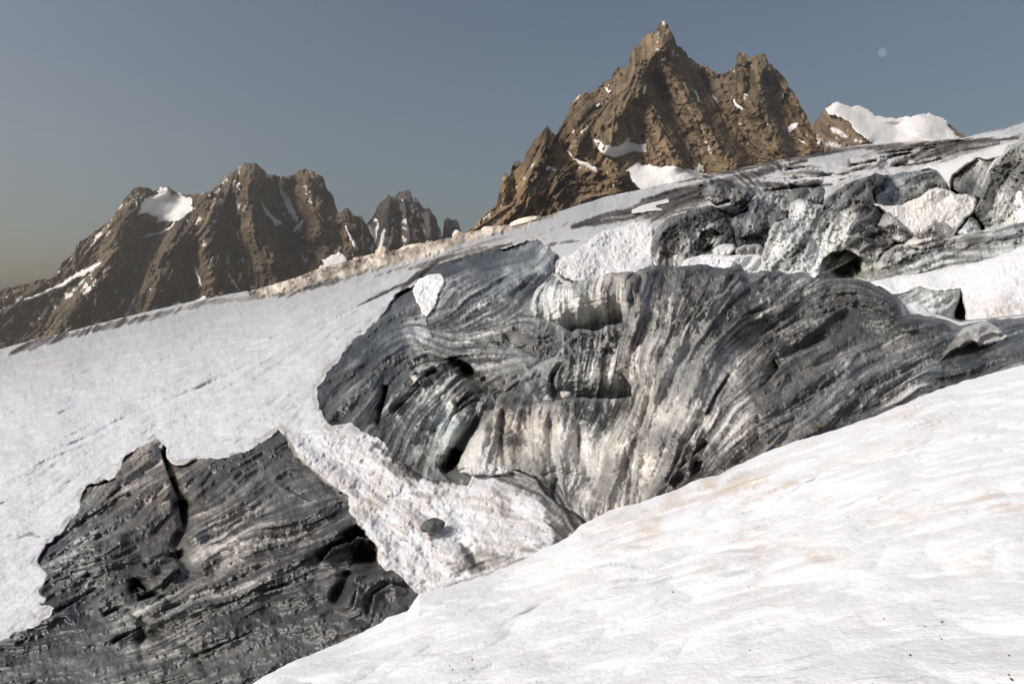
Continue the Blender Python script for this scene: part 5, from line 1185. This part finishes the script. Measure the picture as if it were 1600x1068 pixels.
# right far snow peak, main peak, spur
mountain('mountain', 'distant white snow dome with a rocky crest right of the main peak', [(1225,250),(1258,210),(1272,192),(1285,176),(1295,163),(1305,161),(1320,169),(1340,169),(1355,181),(1375,187),(1390,184),(1398,191),(1420,187),(1450,181),(1465,184),(1480,192),(1490,197),(1505,210),(1530,228)], GLB, 2400, 2900, 1.0,
         [([(1300,165),(1330,200),(1360,230)], 12, 20), ([(1450,182),(1440,215)], 8, 26), ([(1400,190),(1400,225)], -8, 20)],
         [[(1290,168),(1306,158),(1322,164),(1345,166),(1372,182),(1392,184),(1400,186),(1450,176),(1478,187),(1482,198),(1500,215),(1500,235),(1400,240),(1368,226),(1345,210),(1325,190),(1310,183),(1296,180)]], (.185, .135, .090), .8, 1.2, 204, 1.3, .35, lift=16.0)
mountain('mountain', 'tall pointed brown rock peak with a double summit on its right shoulder', [(840,300),(862,235),(872,205),(880,190),(893,165),(905,148),(925,143),(940,128),(955,125),(965,105),(978,108),(985,92),(986,80),(998,70),(1008,55),(1022,50),(1030,38),(1038,34),(1044,40),(1050,52),(1060,68),(1075,88),(1090,100),(1105,105),(1120,115),(1135,115),(1150,104),(1155,85),(1163,82),(1170,90),(1178,88),(1188,82),(1196,84),(1200,98),(1215,112),(1228,128),(1240,145),(1252,165),(1262,185),(1275,205),(1290,240),(1310,270)],
         GLB, 1350, 1800, 1.0,
         [([(1035,40),(1010,100),(985,140),(960,190),(945,250)], 34, 26), ([(1036,45),(1050,110),(1100,190),(1165,290)], 26, 20), ([(1000,130),(1030,200),(1065,270)], 16, 14), ([(1188,85),(1185,150),(1215,230),(1245,290)], 28, 20), ([(1160,86),(1160,140),(1180,190)], 12, 10),
          ([(1090,110),(1125,180),(1170,240),(1220,310)], -26, 18), ([(1020,110),(1050,180),(1090,260),(1110,290)], -14, 11), ([(1205,120),(1225,190),(1255,250)], -14, 12), ([(970,180),(1000,240),(1010,270)], -12, 14), ([(920,150),(905,190),(900,220)], 12, 16), ([(935,200),(970,240),(1000,250)], -14, 16), ([(1172,95),(1172,150)], -10, 7), ([(1075,200),(1120,290)], -12, 10)],
         [[(929,216),(940,217),(948,222),(962,226),(972,222),(985,222),(1012,224),(1010,240),(985,238),(965,247),(945,244),(933,235)], [(975,264),(985,256),(1000,252),(1030,263),(1055,260),(1075,262),(1108,272),(1060,292),(1000,305),(985,280)], [(945,127),(950,134),(958,135),(955,142),(949,147),(947,137)], [(926,161),(938,158),(935,166)],
          [(1160,146),(1168,150),(1180,165),(1190,180),(1184,182),(1172,168)], [(1140,148),(1150,158),(1162,174),(1152,170)], [(1231,193),(1252,189),(1244,200),(1234,208)], [(1245,216),(1255,220),(1262,229),(1250,222)], [(1274,240),(1279,218),(1285,216),(1282,232),(1276,240)], [(1086,142),(1094,158),(1098,164),(1090,158)], [(1174,93),(1178,93),(1174,106)], [(1090,255),(1098,258),(1100,268),(1090,268)]],
         (.195, .146, .092), 1.3, 1.25, 205, 2.4, .12)
mountain('mountain', 'lower brown rock spur with small pinnacles in front of the tall peak', [(718,392),(733,362),(748,345),(760,335),(775,318),(781,298),(784,276),(790,268),(796,274),(799,262),(804,252),(816,256),(822,240),(836,218),(848,204),(856,197),(866,212),(873,205),(890,200),(905,200),(915,190),(922,205),(928,225),(945,240),(965,258),(985,280),(1005,300),(1015,315)], GLB, 800, 940, 1.0,
         [([(856,200),(840,250),(820,310),(790,350)], 24, 20), ([(905,202),(900,240),(930,280)], 14, 14), ([(880,225),(895,250),(930,275)], -14, 10), ([(790,272),(785,320)], 12, 10), ([(804,258),(805,320)], -10, 9), ([(860,260),(880,310)], 10, 20), ([(950,260),(985,295)], 10, 12), ([(760,340),(745,362)], 8, 12)],
         [[(884,232),(891,236),(900,248),(918,256),(932,264),(940,272),(926,268),(905,256),(892,244)], [(802,292),(815,287),(818,289),(806,296)], [(846,262),(856,258),(868,262),(855,266)], [(938,262),(952,270),(960,276),(948,272)], [(955,284),(962,292),(956,292)]],
         (.205, .150, .092), 1.3, 1.2, 206, 2.0, .25)
print('mountains', round(time.time() - T0, 1))

# ------------------------------------------------------------------ moon
mm = bpy.data.materials.new('moon_surface'); mm.use_nodes = True
n, l = mm.node_tree.nodes, mm.node_tree.links
n.clear()
df = n.new('ShaderNodeBsdfDiffuse'); tr = n.new('ShaderNodeBsdfTransparent'); ad = n.new('ShaderNodeAddShader'); ou = n.new('ShaderNodeOutputMaterial')
nz = n.new('ShaderNodeTexNoise'); nz.inputs['Scale'].default_value = 2.2; nz.inputs['Detail'].default_value = 4
cr = n.new('ShaderNodeValToRGB'); cr.color_ramp.elements[0].position = .4; cr.color_ramp.elements[1].position = .6
cr.color_ramp.elements[0].color = (.05, .055, .06, 1); cr.color_ramp.elements[1].color = (.11, .11, .11, 1)
tcn = n.new('ShaderNodeTexCoord')
l.new(tcn.outputs['Generated'], nz.inputs['Vector']); l.new(nz.outputs['Fac'], cr.inputs['Fac']); l.new(cr.outputs['Color'], df.inputs['Color'])
l.new(df.outputs[0], ad.inputs[0]); l.new(tr.outputs[0], ad.inputs[1]); l.new(ad.outputs[0], ou.inputs['Surface'])
MZ = 30000.0
mo = make_mesh('moon', ICO * (6.6 / F * MZ), np.zeros((0, 4), int), None, mm, tris=ICOF)
mo.location = to_world(np.array([1379.]), np.array([82.]), np.array([MZ]))[0].tolist()
tag(mo, 'pale daytime moon in the blue sky right of the peak', 'moon')
print('done', round(time.time() - T0, 1), sum(len(o.data.polygons) for o in scene.objects if o.type == 'MESH'))

# ------------------------------------------------------------------ air
hv = bpy.data.materials.new('haze_air'); hv.use_nodes = True
n, l = hv.node_tree.nodes, hv.node_tree.links
n.clear()
pv = n.new('ShaderNodeVolumePrincipled'); ou = n.new('ShaderNodeOutputMaterial')
pv.inputs['Color'].default_value = (.97, .90, .81, 1)
pv.inputs['Density'].default_value = 8e-5
pv.inputs['Anisotropy'].default_value = 0.5
l.new(pv.outputs[0], ou.inputs['Volume'])
hx = np.array([(x, y, z) for x in (-5200, 5200) for y in (-2500, 5600) for z in (-900, 1250)], float)
hz = make_mesh('haze', hx, np.array([[0,1,3,2],[4,6,7,5],[0,4,5,1],[2,3,7,6],[0,2,6,4],[1,5,7,3]]), None, hv, smooth_shade=False)
tag(hz, 'thin blue evening haze filling the air', kind='stuff')
